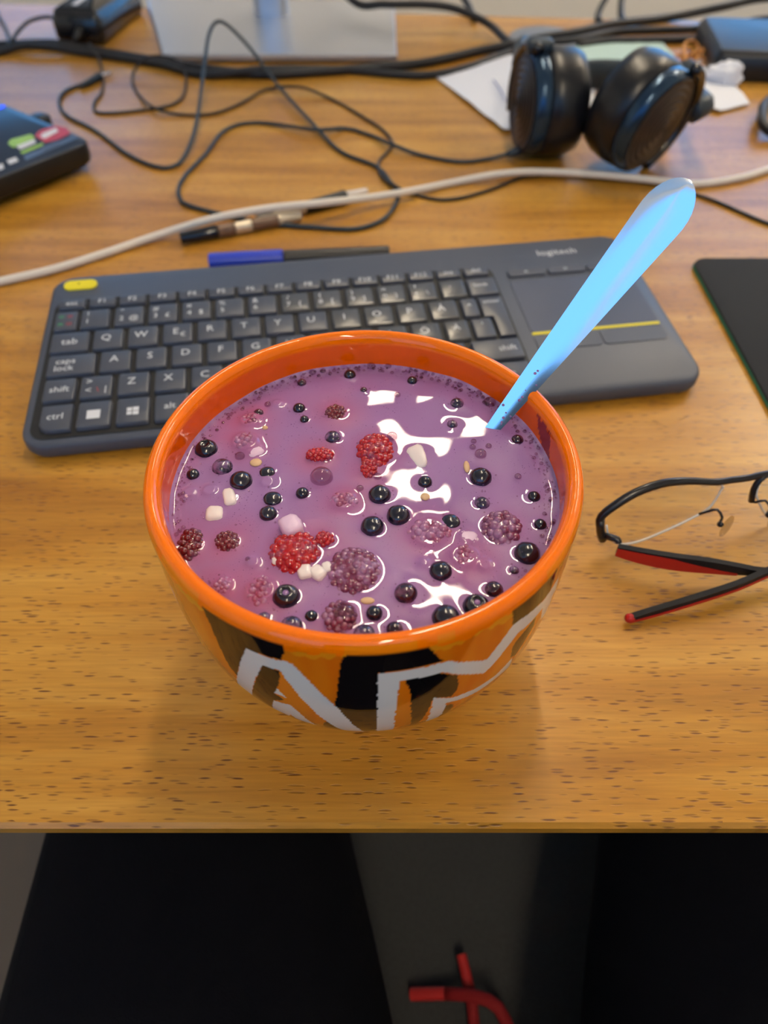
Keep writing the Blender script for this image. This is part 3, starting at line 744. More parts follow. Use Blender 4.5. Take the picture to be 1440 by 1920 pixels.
# ------------------------------------------------------------------ keyboard
KX, KY, KA = -.0128, .3424, .1505
def ktop(v): return .0100+.0085*v/140
def KP(u, v, z=0):
    x, y = (u-177)/1000, (v-70)/1000; c, s = math.cos(KA), math.sin(KA)
    return Vector((KX+c*x-s*y, KY+s*x+c*y, ktop(v)+z))
kb = thing('keyboard', 'slate grey wireless keyboard with touchpad, yellow key and yellow line, behind the bowl', 'keyboard', (KX, KY, 0))
ol = rrect(354, 140, 13, 8, 177, 70)
def kbody(x, y, z):
    p = KP(x, y); return Vector((p.x, p.y, p.z-.0100-.0085*y/140*(1 if z > 5 else 0)+z/1000*(1) if z > 5 else .0015+z/1000))
V, F = prism(ol, [(5, 0), (1.2, 1.5), (0, 4), (0, 8.0), (.6, 9.3), (2.0, 10.0)], lambda x, y, z: (KP(x, y).x, KP(x, y).y, (KP(x, y).z-.0100)*(0 if z < 5 else 1)+z/1000))
obj('body', V, F, 'key_body', kb, sharp=40)
def kplate(name, poly, z0, z1, bev, m, parent=kb):
    V, F = prism(poly, [(0, z0), (0, z1-bev), (bev*.8, z1)], lambda x, y, z: KP(x, y, z/1000)); return obj(name, V, F, m, parent, sharp=40)
def rct(u0, u1, v0, v1, r=1.2, seg=3): return rrect(u1-u0, v1-v0, r, seg, (u0+u1)/2, (v0+v1)/2)
kplate('key_well', rct(4.5, 263, 4, 115, 8, 6), .1, .55, .1, 'key_well')
TOP = 2.9
def legend(s, u, v, size, m, parent, z=TOP):
    V2, F2 = text_mesh(s, size)
    obj('legend', [KP(u+x, v+y, (z+.06)/1000) for x, y in V2], F2, m, parent, smooth=False)
def key(u0, u1, v0, v1, legs=(), worn=False, poly=None, low=False):
    pl = poly or rct(u0+.2, u1-.2, v0+.3, v1-.3, 1.4)
    V, F = prism(pl, [(0, .4), (.15, TOP-.9), (.55, TOP-.25), (1.3, TOP)], lambda x, y, z: KP(x, y, z/1000))
    k = obj('key', V, F, 'key_worn' if worn else 'key_cap', kb, sharp=32)
    for (s, du, dv, size, m) in legs: legend(s, u0+du*(u1-u0), v0+dv*(v1-v0), size, m, k)
PW, PR = 'print_white', 'print_red'
fl = ['esc', 'F1', 'F2', 'F3', 'F4', 'F5', 'F6', 'F7', 'F8', 'F9', 'F10', 'F11', 'F12', 'ins', 'del']
for i, s in enumerate(fl):
    u0 = 7+i*16.95; key(u0, u0+15.4, 104.3, 113.2, [(s, .5, .5, 5.2, PW)])
P_ = 18.75
key(6.5, 19.6, 84.6, 101.8, [('=', .3, .68, 6, 'print_green'), ('=', .65, .68, 6, PR), ('=', .3, .3, 6, 'print_green'), ('=', .65, .3, 6, PR)])
nums = [('1', '!', ''), ('2', '"', '@'), ('3', '#', '£'), ('4', '¤', '$'), ('5', '%', ''), ('6', '&', ''), ('7', '/', '{'), ('8', '(', '['), ('9', ')', ']'), ('0', '=', '}'), ('+', '?', '\\'), ('´', '`', '')]
for i, (a, b, c) in enumerate(nums):
    u0 = 20.6+i*P_
    if i == 11: continue
    key(u0, u0+16.6, 84.6, 101.8, [(b, .26, .72, 5.5, PW), (a, .26, .36, 5.5, PW)]+([(c, .66, .36, 5.5, PW)] if c else []), worn=6 <= i <= 10)
key(20.6+11*P_, 20.6+11*P_+15.5, 84.6, 101.8, [('´', .4, .5, 6, PW)], worn=True)
key(243.5, 261.5, 84.6, 101.8, [('back', .45, .55, 4.6, PW)])
key(6.8, 27.6, 65.6, 82.8, [('tab', .5, .5, 7, PW)])
for i, s in enumerate('QWERTYUIOPÅ'):
    u0 = 29.3+i*P_; key(u0, u0+16.6, 65.6, 82.8, [(s, .44, .55, 7, PW)]+([('€', .68, .38, 5, PW)] if s == 'E' else []), worn=7 <= i <= 10)
key(235.6, 245.6, 65.6, 82.8, [('^', .5, .55, 6, PW)])
key(246.5, 261.5, 46.6, 82.8, [('enter', .5, .86, 4.6, PW)], poly=[(252, 46.9), (261.3, 46.9), (261.3, 82.5), (246.8, 82.5), (246.8, 64.5), (252, 64.5)])
key(7.4, 32.8, 46.6, 63.8, [('caps', .38, .66, 6, PW), ('lock', .36, .34, 6, PW)])
for i, s in enumerate('ASDFGHJKLÖ'):
    u0 = 34.6+i*P_; key(u0, u0+16.6, 46.6, 63.8, [(s, .46, .58, 7, PW)], worn=i >= 6)
key(222.2, 236.2, 46.6, 63.8, [('Ä', .5, .6, 6, PW)], worn=True)
key(238, 250.4, 46.6, 63.8, [("'", .5, .6, 6, PW)])
key(8, 24.6, 27.6, 44.8, [('shift', .5, .5, 6, PW)])
key(26.4, 43, 27.6, 44.8, [('>', .28, .72, 6, PW), ('<', .28, .34, 6, PW), ('\\', .56, .34, 5, PR), ('|', .8, .34, 6, PW)])
for i, s in enumerate('ZXCVBNM,.-'):
    u0 = 45.2+i*P_; key(u0, u0+16.6, 27.6, 44.8, [(s, .44, .58, 7, PW)])
key(233.6, 261.5, 27.6, 44.8, [('shift', .7, .5, 6, PW)])
key(9, 25, 6.6, 25.6, [('ctrl', .48, .52, 6, PW)], poly=[(15.5, 6.9), (24.8, 6.9), (24.8, 25.3), (9.2, 25.3), (9.2, 12.6), (10.2, 9.4), (12.4, 7.5)])
key(27, 44, 6.6, 25.6); k_ = kb.children[-1]
def icon(quads, parent, z=TOP+.06):
    for (u0, u1, v0, v1) in quads: obj('legend', [KP(u0, v0, z/1000), KP(u1, v0, z/1000), KP(u1, v1, z/1000), KP(u0, v1, z/1000)], [(0, 1, 2, 3)], 'print_white', parent, smooth=False)
k_ = [o for o in COL.objects if o.name.startswith('key') and o.parent == kb][-1]; icon([(32, 38.6, 12.6, 18.6)], k_)
key(46, 62.8, 6.6, 25.6)
k_ = [o for o in COL.objects if o.parent == kb][-1]; icon([(51.6, 54.1, 15.4, 17.8), (54.5, 57.4, 15.4, 18.0), (51.6, 54.1, 12.8, 15.0), (54.5, 57.4, 12.6, 15.0)], k_)
key(64.8, 82.4, 6.6, 25.6, [('alt', .45, .52, 6, PW)]); key(84.4, 175, 6.6, 25.6)
key(177, 194, 6.6, 25.6, [('alt', .5, .5, 5.5, PW)]); key(196, 216, 6.6, 25.6, [('<', .5, .5, 6, PW)])
key(218, 238, 6.6, 15.6); key(218, 238, 16.4, 25.6); key(240, 261.5, 6.6, 25.6, [('>', .5, .5, 6, PW)])
for u0 in (271.5, 296.5, 321.5): 
    kplate('media_key', rct(u0, u0+24, 102.2, 108.6, 2.0), -.1, 1.2, .4, 'key_cap')
legend('<', 283, 105.6, 5, PW, kb, 1.2); legend('>', 308, 105.6, 5, PW, kb, 1.2); legend('x', 333, 105.6, 5, PW, kb, 1.2)
kplate('touchpad', rct(271, 346, 49.6, 98.5, 3), -.2, .25, .1, 'pad_blue')
kplate('yellow_line', rct(271, 346, 48.0, 49.9, .3, 1), -.1, .40, .05, 'yellow')
kplate('pad_button', rct(271, 308, 34.6, 47.6, 2.5), -.2, .45, .2, 'key_body'); kplate('pad_button', rct(309, 346, 34.6, 47.6, 2.5), -.2, .45, .2, 'key_body')
kplate('yellow_key', rct(6.8, 26, 125.5, 134.5, 4.2, 6), -.2, .9, .4, 'yellow'); legend('v', 15.5, 131, 4.2, 'key_well', kb, .9)
legend('logitech', 308.5, 125.3, 8.2, PW, kb, .02)
for (u0, v0) in ((20, 12), (334, 12), (20, 128), (334, 128)):
    p = KP(u0, v0); obj('rubber_foot', *lathe([(.006, 0), (.006, .0012)], (p.x, p.y, 0), 14), 'black_rubber', kb)

# ------------------------------------------------------------------ mouse mat
mmat = thing('mouse_mat', 'black cloth mouse mat with green stitched edge at the right', 'mouse mat', (.34, .3, 0))
a, b = D(1292, 492), D(1440, 790); mo = rrect(.30, .26, .010, 6, a.x+.150+.0, a.y-.130)
obj('cloth', *prism(mo, [(0, .0022), (.0004, .0034), (.0012, .0036)]), 'mouse_mat', mmat, sharp=40)
obj('stitched_edge', *prism(mo, [(.0008, 0), (-.0004, .0004), (-.0004, .0020), (.0004, .0022)]), 'mat_edge', mmat)

# ------------------------------------------------------------------ cables
def cable(label, pts, r, m, z=0.0, n=10, name='cable', group=None):
    P = [p if isinstance(p, Vector) else D(p[0], p[1], r+z+(p[2] if len(p) > 2 else 0)) for p in pts]
    return tag(obj(name, *tube(P, r, .005, n), m), label, 'cable', group)
hp = cable('thin dark headphone cable looping over the middle of the desk', [(165,155),(125,170),(111,190),(124,216),(180,246),(240,290),(295,313),(332,309),(356,272,.004),(371,215,.012),(384,115,.03),(392,64,.04),(406,41,.045),(425,46,.042),(460,80,.03),(490,118,.016),(525,165,.006),(590,236,.002),(640,285),(705,312),(735,345),(747,362),(740,386,.001),(715,414),(667,429),(600,427),(500,419),(430,405,.0),(355,386),(338,373),(335,352),(350,326),(385,290),(415,250),(450,233),(500,231),(590,243,.003),(650,241),(700,256),(737,272,.003),(790,291),(860,303),(910,299),(958,287,.003)], .00165, 'teal_rubber')
obj('jack', *tube([D(150,162,.003), D(165,155,.003), D(187,143,.003)], .0036, smooth=False, rfun=lambda t: .0018+.0020*t), 'teal_rubber', hp)
obj('jack_tip', *tube([D(187,143,.003), D(208,136,.003)], .0016, smooth=False), 'chrome', hp)
cable('thinner black cable snaking from the power adapter across to the right edge', [(168,82,.012),(186,112,.004),(193,150),(190,175),(177,194),(180,210),(215,212),(300,202),(335,190),(348,166),(345,130,.004),(320,108,.014),(275,108,.014),(251,135,.004),(252,165),(285,200,.003),(340,215),(400,213),(450,195),(500,168),(560,163,.004),(620,185),(690,225),(722,248),(736,270,.0),(725,287),(710,305,.0),(716,330,.001),(745,352,.002),(770,362),(820,374),(870,370),(930,352),(985,331),(1060,327),(1150,333),(1230,345),(1330,373),(1440,419),(1560,452),(1750,440),(2100,380),(2700,330)], .0013, 'black_rubber')
cable('cream white cable running across the whole desk behind the keyboard', [(-1500,900),(-700,740),(-250,600),(-60,544),(0,528),(100,505),(200,474),(300,440,.001),(400,410,.008),(500,391,.009),(600,381,.009),(680,372,.005),(760,360,.003),(850,342),(930,327,.003),(1000,322,.003),(1100,326,.003),(1200,335,.003),(1300,345),(1380,335),(1440,318),(1540,285),(1750,230),(2100,200),(2700,230)], .0026, 'white_cable')
cable('thick black cable along the back passing in front of the monitor base', [(-1200,100),(-700,130),(-300,110),(-60,88),(0,85),(100,82),(180,95),(280,112),(400,131),(500,139),(600,134),(720,125),(800,117),(900,95),(970,82,.003),(1010,72,.004),(1080,60,.004),(1150,45,.002),(1250,34),(1350,14,.01),(1440,-4,.014),(1560,-2,.01),(1750,30),(2100,60),(2500,70)], .0042, 'black_rubber')
cable('second thick black cable beside the first along the back of the desk', [(-1200,140),(-700,160),(-300,135),(-60,106),(0,97),(60,86,.004),(180,102),(300,121),(380,140),(500,130,.004),(640,131),(740,139),(810,140),(880,125),(960,96,.0),(1000,84,.002),(1080,75,.003),(1150,60,.0),(1230,56),(1300,54),(1380,46),(1440,35,.002),(1560,40),(1750,52),(2100,80),(2500,95)], .0036, 'black_rubber')
cable('black cable arching from the monitor down to the cable knot', [Vector((-.12, 1.02, .30)), Vector((-.11, 1.03, .16)), Vector((-.085, 1.03, .06)),(660,0,.02),(720,8,.02),(790,8,.02),(840,13,.018),(880,26,.012),(920,48,.006),(950,76,.003),(972,92,.002)], .0040, 'black_rubber')
cable('short black cable running into the dark box at the back right', [(1085,84),(1140,77),(1240,75),(1345,72)], .0038, 'black_rubber')
cable('thin black cable loop on the far left beside the adapter', [(-500,40),(-200,20),(-30,12,.0),(0,36),(14,62),(20,82,.006),(30,64,.008),(55,40,.012),(90,32,.014),(118,42,.012),(140,60,.01)], .0019, 'black_rubber')
cable('black cable end curling in at the right edge under the dark box', [(2200,160),(1700,150),(1500,162),(1440,190,.004),(1430,212,.006),(1433,236,.004),(1470,256),(1600,270),(2200,300)], .0042, 'black_rubber')
nk_y = D(508, 30, .0085).y
def hang(label, px, py, dx):
    p = D(px, py, 0); y = backy(p.x)
    P = [(p.x, y-.03, .004), (p.x+dx*.2, y+.004, .006), (p.x+dx, y+.05, .03), (p.x+dx*2, y+.09, .12), (p.x+dx*2-.02, y+.10, .26), (p.x-.08, y+.09, .36), ((p.x-.154)/2, y+.07, .37), (-.154, nk_y+.02, .34)]
    tag(obj('cable', *tube(P, .0038, .005, 10), 'black_rubber'), label, 'cable')
hang('black cable rising behind the desk edge near the middle', 885, 24, -.02)
hang('black cable rising behind the desk edge right of the headphones, left of two', 1110, 30, .03)
hang('black cable rising behind the desk edge right of the headphones, right of two', 1155, 30, .012)

# ------------------------------------------------------------------ pens
def pen(name, label, a, b, segs, r):
    A, B = Vector(a), Vector(b); t = thing(name, label, 'pen', ((A.x+B.x)/2, (A.y+B.y)/2, 0))
    for (t0, t1, nm, m, r0, r1) in segs:
        V, F = lathe([(r*r0*.8, 0), (r*r0, .0006), (r*r1, (B-A).length*(t1-t0)-.0006), (r*r1*.8, (B-A).length*(t1-t0))], A+(B-A)*t0, 16, axis=B-A); obj(nm, V, F, m, t, sharp=50)
r_ = .0043
pen('pen', 'silver pen with black grip and clear tip under the white cable', D(482,413,r_), D(688,358,r_), [(0,.42,'barrel','pen_silver',1,1),(.42,.80,'grip','black_plastic',1,1.15),(.80,1,'tip','pen_clear',.85,.55)], r_)
pen('pen', 'dark pen with brown band lying in front of the white cable', D(338,447,r_), D(565,405,r_), [(0,.30,'cap','black_gloss',.9,1.1),(.30,.44,'band','pen_brown',1.05,1.05),(.44,.58,'collar','pen_silver',.95,.95),(.58,.80,'barrel','pen_brown',.9,.9),(.80,1,'end','pen_silver',.85,.7)], r_)
pen('marker_pen', 'marker with blue cap and black barrel half hidden behind the keyboard', D(392,492,.006), D(730,474,.006), [(0,.41,'cap','pen_blue',1,1),(.41,1,'barrel','black_plastic',.9,.8)], .0058)

# ------------------------------------------------------------------ laptop corner
lz = .021; c0 = D(174, 264, lz); e1 = (D(0, 332, lz)-c0); e1.normalize(); e2 = Vector((e1.y, -e1.x, 0))
if e2.y < 0: e2 = -e2
def LP(a, b, z): return c0+e1*a+e2*b+Vector((0, 0, z-lz))
lap_ = thing('laptop', 'dark blue laptop corner with stickers at the left edge of the desk', 'laptop', LP(.17, .12, 0))
lo = rrect(.34, .24, .012, 5, .17, .12)
flip = (e1.x*e2.y-e1.y*e2.x) < 0
def lpr(poly, lv):
    V, F = prism(poly, lv, lambda x, y, z: LP(x, y, z)); return V, ([f[::-1] for f in F] if flip else F)
obj('base', *lpr(lo, [(.006, .003), (.001, .007), (0, .012), (0, lz-.002), (.0006, lz-.0006)]), 'laptop_dark', lap_, sharp=40)
deck = obj('deck', *lpr(lo, [(.0006, lz-.0008), (.002, lz)]), 'laptop_deck', lap_, sharp=40)
for fx, fy in ((.03, .03), (.31, .03), (.03, .21), (.31, .21)): obj('foot', *lpr(rrect(.02, .012, .003, 3, fx, fy), [(0, 0), (0, .004)]), 'black_rubber', lap_)
def inv(px, py):
    p = D(px, py, lz)-c0; return p.dot(e1), p.dot(e2)
def decal(name, px, m, z=lz+.0003, parent=None):
    pl = [inv(*q) for q in px]; ar = sum(pl[i-1][0]*pl[i][1]-pl[i][0]*pl[i-1][1] for i in range(len(pl)))
    if ar < 0: pl = pl[::-1]
    return obj(name, *lpr(pl, [(0, lz-.0002), (0, z)]), m, parent or lap_, smooth=False)
st = decal('sticker_and_sheen', [(15,270),(20,262),(58,252),(65,258),(62,264),(25,277)], 'sticker_green')
decal('print', [(31,275),(65,262),(68,268),(38,281)], 'print_white', lz+.0005, st)
st = decal('sticker_and_sheen', [(65,255),(75,245),(105,236),(125,240),(132,250),(110,262),(85,268)], 'sticker_red')
decal('print', [(76,257),(80,251),(105,241),(110,247),(84,261)], 'print_white', lz+.0005, st)
decal('sticker_and_sheen', [(38,285),(80,268),(82,272),(42,289)], 'sticker_green')
decal('sticker_and_sheen', [(45,292),(140,254),(150,258),(48,302)], 'deck_sheen')  # sheen along the front edge painted as a bluish strip, no sticker
decal('print', [(78,278),(108,266),(112,271),(82,284)], 'deck_sheen', lz+.0006)  # patch in the same painted sheen colour
decal('print', [(13,302),(30,296),(35,302),(18,309)], 'print_white', lz+.0006); decal('print', [(-10,314),(5,308),(8,316),(-8,322)], 'print_white', lz+.0006)
decal('power_light', [(-20,206),(8,198),(10,201),(-18,211)], 'led_blue', lz+.0006)
obj('keyboard_area', *lpr(rrect(.29, .10, .004, 3, .17, .15), [(0, lz-.0004), (0, lz+.0006)]), 'laptop_dark', lap_, smooth=False)
obj('lid', *rings([[LP(x, .236+k*.07+dy, lz+.002+k*.21) for x, dy in ((.002, 0), (.338, 0), (.338, .008), (.002, .008))] for k in (0, 1)]), 'laptop_dark', lap_, smooth=False)
k0 = inv(78, 212)
obj('usb_plug', *lpr(rrect(.016, .016, .005, 4, -.004, k0[1]), [(.001, .010), (0, .011), (0, .019), (.001, .020)]), 'black_plastic', lap_)

# ------------------------------------------------------------------ power adapter
ad = thing('power_adapter', 'glossy black power adapter brick at the back left', 'power adapter', D(170, 55))
p0, p1 = D(106, 84), D(198, 88); ex = (p1-p0); W_ = ex.length; ex.normalize(); ey = Vector((-ex.y, ex.x, 0));
def AP(x, y, z): return p0+ex*x+ey*y+Vector((0, 0, z))
ao = rrect(W_, .125, .008, 4, W_/2, .0625)
obj('case', *prism(ao, [(.004, 0), (0, .006), (0, .022), (.005, .031), (.011, .033)], AP), 'adapter_black', ad, sharp=60)
obj('label', *prism(rrect(.006, .06, .001, 2, W_*.45, .045), [(0, .0328), (0, .0334)], AP), 'paper', ad, smooth=False)
obj('strain_relief', *tube([AP(W_*.6, .002, .015), AP(W_*.62, -.022, .012)], .004, smooth=False, rfun=lambda t: .0055-.003*t), 'black_rubber', ad)

# ------------------------------------------------------------------ monitor on its stand
mon = thing('monitor', 'silver flat monitor stand base with round neck at the back', 'monitor', D(510, 60))
bp = [D(308,119), D(744,119), D(739,16), D(278,13)]
obj('stand_base', *prism([(p.x, p.y) for p in bp], [(.002, .0015), (0, .003), (0, .007), (.0015, .0085)]), 'silver', mon, sharp=40)
for q in ((340,108),(715,108)): p = D(*q); obj('rubber_pad', *lathe([(.01, 0), (.01, .002)], (p.x, p.y, 0), 12), 'black_rubber', mon)
nk = D(508, 30, .0085)
obj('neck', *prism(rrect(.040, .026, .011, 5, nk.x, nk.y+.010), [(0, .008), (0, .17)]), 'silver', mon, sharp=60)
obj('screen_bezel', *prism(rrect(.62, .035, .008, 4, nk.x, nk.y-.014), [(0, .155), (0, .53)]), 'black_plastic', mon, sharp=60)
obj('screen', *box(nk.x-.30, nk.x+.30, nk.y-.0325, nk.y-.0318, .172, .52), 'screen', mon, smooth=False)

# ------------------------------------------------------------------ headphones
def headphones():
    t = thing('headphones', 'black over-ear headphones with blue reflections, lying on papers at the back right', 'headphones', D(1130, 250))
    def cup(c, n, r):
        n = Vector(n).normalized(); xd = Vector((0, 0, 1))
        pad = [(r*.52, -.004), (r*.56, -.022), (r*.66, -.0295), (r*.80, -.0315), (r*.93, -.029), (r*1.0, -.021), (r*1.015, -.010), (r*.985, -.0015), (r*.94, .0)]
        obj('ear_cushion', *lathe(pad, c, 56, n, xd), 'pad_leather', t)
        rg = [(r*.94, -.0005), (r*.97, .001), (r*.965, .006), (r*.93, .010), (r*.86, .0115)]
        obj('cup_ring', *lathe(rg, c, 56, n, xd), 'cup_ring', t)
        pf = []
        for k in range(0, 29):
            q = 1-k/28; pf.append((max(r*.86*q, .0002), .0115+.005*(1-q*q)+.0007*math.cos(k*2*PI/4)))
        obj('cup_plate', *lathe(pf, c, 56, n, xd), 'cup_plate', t, sharp=70)
        obj('speaker_cloth', *lathe([(r*.55, -.006), (.0003, -.004)], c, 40, n, xd), 'key_well', t)
    n1 = Vector((-.99, -.14, .03)).normalized(); r1 = .0378
    b1 = D(992, 288); c1 = Vector((b1.x, b1.y, r1*1.0+.0006)); cup(c1, n1, r1)
    n2 = Vector((.64, -.72, -.24)).normalized(); r2 = .0385
    b2 = D(1187, 330); c2 = Vector((b2.x+.0, b2.y+.003, r2*math.sqrt(1-n2.z**2)+.004)); cup(c2, n2, r2)
    # yokes: half hoops round each cup plus the band
    def frame(n):
        u = Vector((0, 0, 1)); u = (u-n*u.dot(n)).normalized(); return u, n.cross(u)
    u2, w2 = frame(n2); sgn = 1 if w2.x > 0 else -1
    P = []
    for k in range(0, 13):
        a = math.radians(20+140*k/12); P.append(c2+u2*math.cos(a)*r2*1.02+w2*sgn*math.sin(a)*r2*1.10+n2*.010)
    obj('yoke', *tube(P, .0042, .004, 10, squash=1.0), 'black_gloss', t)
    hinge = P[6]
    obj('slider', *tube([hinge+n2*.002, hinge+Vector((.012, .006, .002)), hinge+Vector((.014, .03, .0))], .006, .004, 10, rfun=lambda q: .0085-.001*q), 'teal_rubber', t)
    u1, w1 = frame(n1); s1 = 1 if w1.y > 0 else -1
    P1 = []
    for k in range(0, 11):
        a = math.radians(-12+130*k/10); P1.append(c1+u1*math.cos(a)*r1*1.03+w1*s1*math.sin(a)*r1*1.08+n1*.008)
    obj('yoke', *tube(P1, .0042, .004, 10), 'black_gloss', t)
    obj('hinge_block', *prism(rrect(.02, .014, .004, 4, c1.x+n1.x*.004, c1.y+n1.y*.004+.002), [(.001, r1*2-.003), (0, r1*2), (0, r1*2+.004), (.002, r1*2+.006)]), 'teal_rubber', t)
    # headband lying behind the cups
    A = P1[6]; B = hinge+Vector((.014, .03, 0))
    path = catmull([A, A+Vector((.012, .05, -.004)), Vector((.158, .725, .020)), Vector((.205, .745, .014)), Vector((.262, .73, .016)), B+Vector((.008, .05, .0)), B], .006)
    R = []
    for i, c in enumerate(path):
        tn = (path[min(i+1, len(path)-1)]-path[max(i-1, 0)]).normalized(); s = tn.cross(Vector((0, 0, 1))).normalized(); q = i/(len(path)-1); wd_ = .006+.007*math.sin(PI*q)**.5
        R.append([c+s*math.cos(a)*.005+Vector((0, 0, 1))*math.sin(a)*wd_ for a in [2*PI*k/12 for k in range(12)]])
    obj('headband', *rings(R), 'teal_rubber', t)
    obj('cable_plug', *tube([D(950,290,.005), D(968,284,.006), D(985,276,.008)], .004, smooth=False, rfun=lambda q: .0022+.0028*q), 'teal_rubber', t)
headphones()

# ------------------------------------------------------------------ papers and bits at the back right
def sheet(name, label, cat, px, m, z0, amp, seed, sub=14):
    P = [D(*q) for q in px]; xs = [p.x for p in P]; ys = [p.y for p in P]; poly = [(p.x, p.y) for p in P]
    bm = bmesh.new(); bm.faces.new([bm.verts.new((p.x, p.y, 0)) for p in P]); bmesh.ops.triangulate(bm, faces=bm.faces[:])
    for k in range(4): bmesh.ops.subdivide_edges(bm, edges=[e for e in bm.edges if e.calc_length() > .014], cuts=1, use_grid_fill=False)
    bmesh.ops.triangulate(bm, faces=bm.faces[:]); bm.verts.ensure_lookup_table(); bm.faces.ensure_lookup_table(); bm.verts.index_update(); bm.normal_update(); V0 = [v.co.copy() for v in bm.verts]; F0 = [tuple(v.index for v in f.verts) for f in bm.faces]
    if bm.faces[0].normal.z < 0: F0 = [f[::-1] for f in F0]
    for v in V0: v.z = z0+amp*(.5+.5*mnoise.noise(Vector((v.x*28+seed, v.y*28, seed))))+amp*.4*abs(mnoise.noise(Vector((v.x*70, v.y*70+seed, 0))))
    n = len(V0); V = V0+[v-Vector((0, 0, .0004)) for v in V0]; F = F0+[tuple(i+n for i in f[::-1]) for f in F0]
    ec = {}
    for f in F0:
        for i in range(3): ec[(f[i], f[(i+1) % 3])] = 1
    F += [(b, a, a+n, b+n) for (a, b) in ec if (b, a) not in ec]
    o = obj(name, V, F, m, sharp=30); return tag(o, label, cat)
s1 = sheet('paper_sheet', 'creased white paper sheet under the left ear cup of the headphones', 'paper', [(815,146),(945,249),(1075,236),(1108,222),(1120,132),(985,104),(905,116)], 'paper', .0008, .004, 1.0)
obj('handwriting', *tube([D(925,150,.0062), D(938,168,.0060), D(948,190,.0060)], .0006, .004, 6), 'ink', s1)
sheet('paper_sheet', 'white paper scrap sticking out right of the headphones', 'paper', [(1296,128),(1314,111),(1352,142),(1404,199),(1348,214),(1270,190)], 'paper', .0012, .004, 3.0)
sheet('paper_sheet', 'pale green paper sheet behind the headphones', 'paper', [(1072,92),(1090,76),(1238,80),(1264,110),(1185,126),(1090,124)], 'paper_green', .0006, .003, 5.0)
cr = D(1352, 160); V, F = sphere((cr.x, cr.y, .010), .013, 14, 9, sx=1.3, sz=.75)
V = [v+(v-Vector((cr.x, cr.y, .010)))*.5*mnoise.noise(v*140) for v in V]
tag(obj('tissue', V, F, 'paper', smooth=False), 'crumpled white tissue on the paper scrap beside the dark box', 'tissue')
g = D(1020, 78); tag(obj('coaster', *lathe([(.036, 0), (.038, .001), (.038, .004), (.0365, .005), (.030, .0046), (.001, .0046)], (g.x, g.y, 0), 48), 'coaster_grey', sharp=40), 'flat round grey disc behind the left ear cup', 'coaster')
rb = MB()
for k in range(5):
    rn = random.Random(k); c = D(1302+rn.uniform(-10, 10), 110+rn.uniform(-6, 4), .004); a = rn.uniform(0, 3); L = []
    for j in range(17):
        q = 2*PI*j/16; x, y = .018*math.cos(q), (.007+.004*rn.random())*math.sin(q)
        L.append((c.x+x*math.cos(a)-y*math.sin(a), c.y+x*math.sin(a)+y*math.cos(a), .002+.012*abs(math.sin(q*1.0+k))*((k+1)/5)))
    L[-1] = L[0]; rb.add(*tube(L, .0012, .003, 6))
tag(obj('rubber_bands', rb.V, rb.F, 'rubber_band'), 'tangled orange rubber band left of the dark box', 'rubber band')
q0 = D(1330, 152); dk = thing('dark_box', 'matte black box at the far right of the desk', 'box', (q0.x+.08, q0.y+.06, 0))
bxp = rot2(rrect(.17, .115, .008, 4, .085, .0575), -.13, (q0.x, q0.y))
obj('case', *prism(bxp, [(.002, 0), (0, .003), (0, .020), (.003, .024)]), 'black_plastic', dk, sharp=40)
obj('lid', *prism(inset(bxp, .004), [(0, .0238), (.0, .0250), (.002, .0258)]), 'black_plastic', dk, sharp=40)

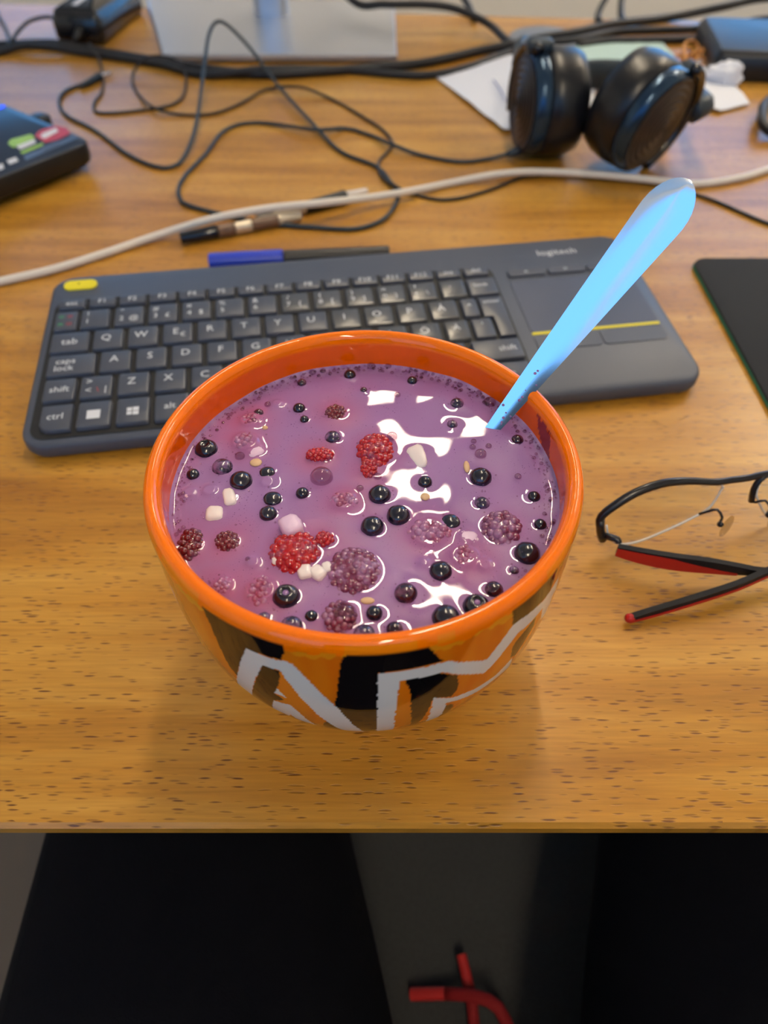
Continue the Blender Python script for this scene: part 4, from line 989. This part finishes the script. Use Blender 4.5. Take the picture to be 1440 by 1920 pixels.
# ------------------------------------------------------------------ glasses
def glasses():
    t = thing('glasses', 'half rim glasses with red and black folded temples at the right', 'glasses', D(1300, 1010))
    a, b = D(1140, 1040), D(1440, 985); ux = (b-a); ux.z = 0; ux.normalize(); nn = Vector((-ux.y, ux.x, 0))   # nn points away from the viewer
    tilt = .25
    pn = (nn+Vector((0, 0, -tilt))).normalized()    # plane of the lenses leans back a little
    def G(px, py, off=0):
        d = ray(px, py); o = Vector((0, 0, CAMH)); k = (a-o).dot(pn)/d.dot(pn); return o+d*k-pn*off
    brow = [G(1131,1008), G(1124,985), G(1128,968), G(1150,950), G(1190,925), G(1240,907), G(1290,902), G(1345,904), G(1372,900), G(1405,896), G(1440,888), G(1490,884), G(1545,882)]
    obj('brow_bar', *tube(brow, .0014, .003, 8, rfun=lambda q: .0010+.0003*math.sin(PI*min(1, q*2)), squash=1.5), 'frame_black', t)
    lens = [G(1137,985), G(1150,955), G(1190,930), G(1240,911), G(1290,906), G(1352,908), G(1350,922), G(1330,952), G(1300,970), G(1250,994), G(1195,1016), G(1160,1020), G(1142,1006)]
    def lens_obj(L):
        C = catmull(L+[L[0]], .002)[:-1]; V = [p-pn*.0008 for p in C]+[p+pn*.0008 for p in C]; n = len(C)
        F = [tuple(range(n)), tuple(range(2*n-1, n-1, -1))]+[(i, n+i, n+(i+1) % n, (i+1) % n) for i in range(n)]
        l = obj('lens', V, F, 'clear_glass', t, smooth=False)
        obj('lens_wire', *tube(C[len(C)*4//10:]+[C[0]], .0005, .004, 6, smooth=False), 'lens_edge', l)
    lens_obj(lens)
    sh = [G(1425,905), G(1440,896), G(1475,892), G(1530,890), G(1590,892), G(1590,915), G(1560,950), G(1510,968), G(1465,974), G(1440,968), G(1424,945), G(1418,925)]
    lens_obj(sh)
    obj('rim_drop', *tube([G(1438,890), G(1424,900), G(1413,918), G(1409,940)], .0014, .003, 8), 'frame_black', t)
    for (x, y, s) in ((1331, 962, 1), (1420, 945, 1)):
        arm = [G(x-20, y+2) if x < 1400 else G(1409, 940), G(x-8, y-8, .002), G(x+4, y-16, .004), G(x+8, y-6, .006), G(x+2, y+4, .006)]
        obj('pad_arm', *tube(arm, .0006, .002, 6), 'frame_black', t)
        c = G(x+2, y+4, .007); obj('pad_screw', *sphere(c, .0014, 10, 8), 'frame_black', t)
        V, F = sphere((0, 0, 0), 1, 14, 10); dr = (ux*.5-pn*.75).normalized(); sd = (dr.cross(Vector((0, 0, 1)))).normalized()
        c = G(x+10, y+4, .0085); V = [c+dr*v.x*.0016+sd*v.y*.0038+Vector((0, 0, 1))*v.z*.0062 for v in V]
        obj('nose_pad', V, F, 'silicone', t)
    obj('end_piece', *tube([G(1126,975), G(1126,995), G(1130,1012)], .0019, .003, 8), 'frame_black', t)
    h0 = G(1134,1000)
    obj('hinge', *tube([G(1132,1004), D(1146,1008,.012), D(1158,1012,.012), D(1160,1018,.011)], .0015, .002, 8), 'frame_black', t)
    # temples: flat blades, 6 mm high
    def blade(name, path, h0, h1, thick, m0, seg_red, parent):
        C = catmull(path, .005); R = []; RD = []
        for i, c in enumerate(C):
            q = i/(len(C)-1); tn = (C[min(i+1, len(C)-1)]-C[max(i-1, 0)]); tn.z = 0; tn.normalize(); s = Vector((-tn.y, tn.x, 0))
            if s.y > 0: s = -s                       # towards the viewer
            hh = h0(q)
            R.append([c+s*thick+Vector((0, 0, hh/2)), c-s*thick+Vector((0, 0, hh/2)), c-s*thick-Vector((0, 0, hh/2)), c+s*thick-Vector((0, 0, hh/2))])
            RD.append((q, c, s, hh, thick))
        o = obj(name, *rings(R), m0, parent, smooth=False)
        V = []; F = []; sel = [x for x in RD if seg_red[0] <= x[0] <= seg_red[1]]
        for (q, c, s, hh, th_) in sel:
            k = 1-max(0, (q-seg_red[1]*.4)/(seg_red[1]*.6)) if seg_red[2] == 'taper' else 1
            lo, hi = -hh/2-.0002, -hh/2+hh*(.15+.72*k) if seg_red[2] == 'taper' else -hh/2+hh*seg_red[3]
            V += [c+s*(th_+.0003)+Vector((0, 0, lo)), c+s*(th_+.0003)+Vector((0, 0, hi)), c+s*(th_-.0004)+Vector((0, 0, hi)), c+s*(th_-.0004)+Vector((0, 0, lo))]
        n = len(sel); V2, F2 = rings([V[i*4:i*4+4] for i in range(n)]); obj('red_inlay', V2, F2, 'temple_red', o, smooth=False)
        return o
    blade('temple', [D(1157,1030,.0125), D(1200,1041,.0125), D(1260,1052,.012), D(1330,1060,.011), D(1440,1074,.009), D(1520,1082,.007)], lambda q: .0036+.0045*math.sin(PI*min(1, q*1.3+.08))**.8, None, .0012, 'temple_dark', (0, .66, 'taper', 0), t)
    blade('temple', [D(1560,1010,.012), D(1500,1046,.011), D(1440,1072,.0105), D(1380,1098,.009), D(1300,1124,.007), D(1230,1145,.0045), D(1180,1159,.0034)], lambda q: .0046 if q < .9 else .0046-.016*(q-.9), None, .0012, 'temple_dark', (.0, 1, 'low', .34), t)
    p = D(1181,1159,.0034); V, F = sphere(p, .0022, 12, 8, sx=1.0, sy=.9, sz=.95); obj('temple_tip', V, F, 'temple_red', t)
glasses()
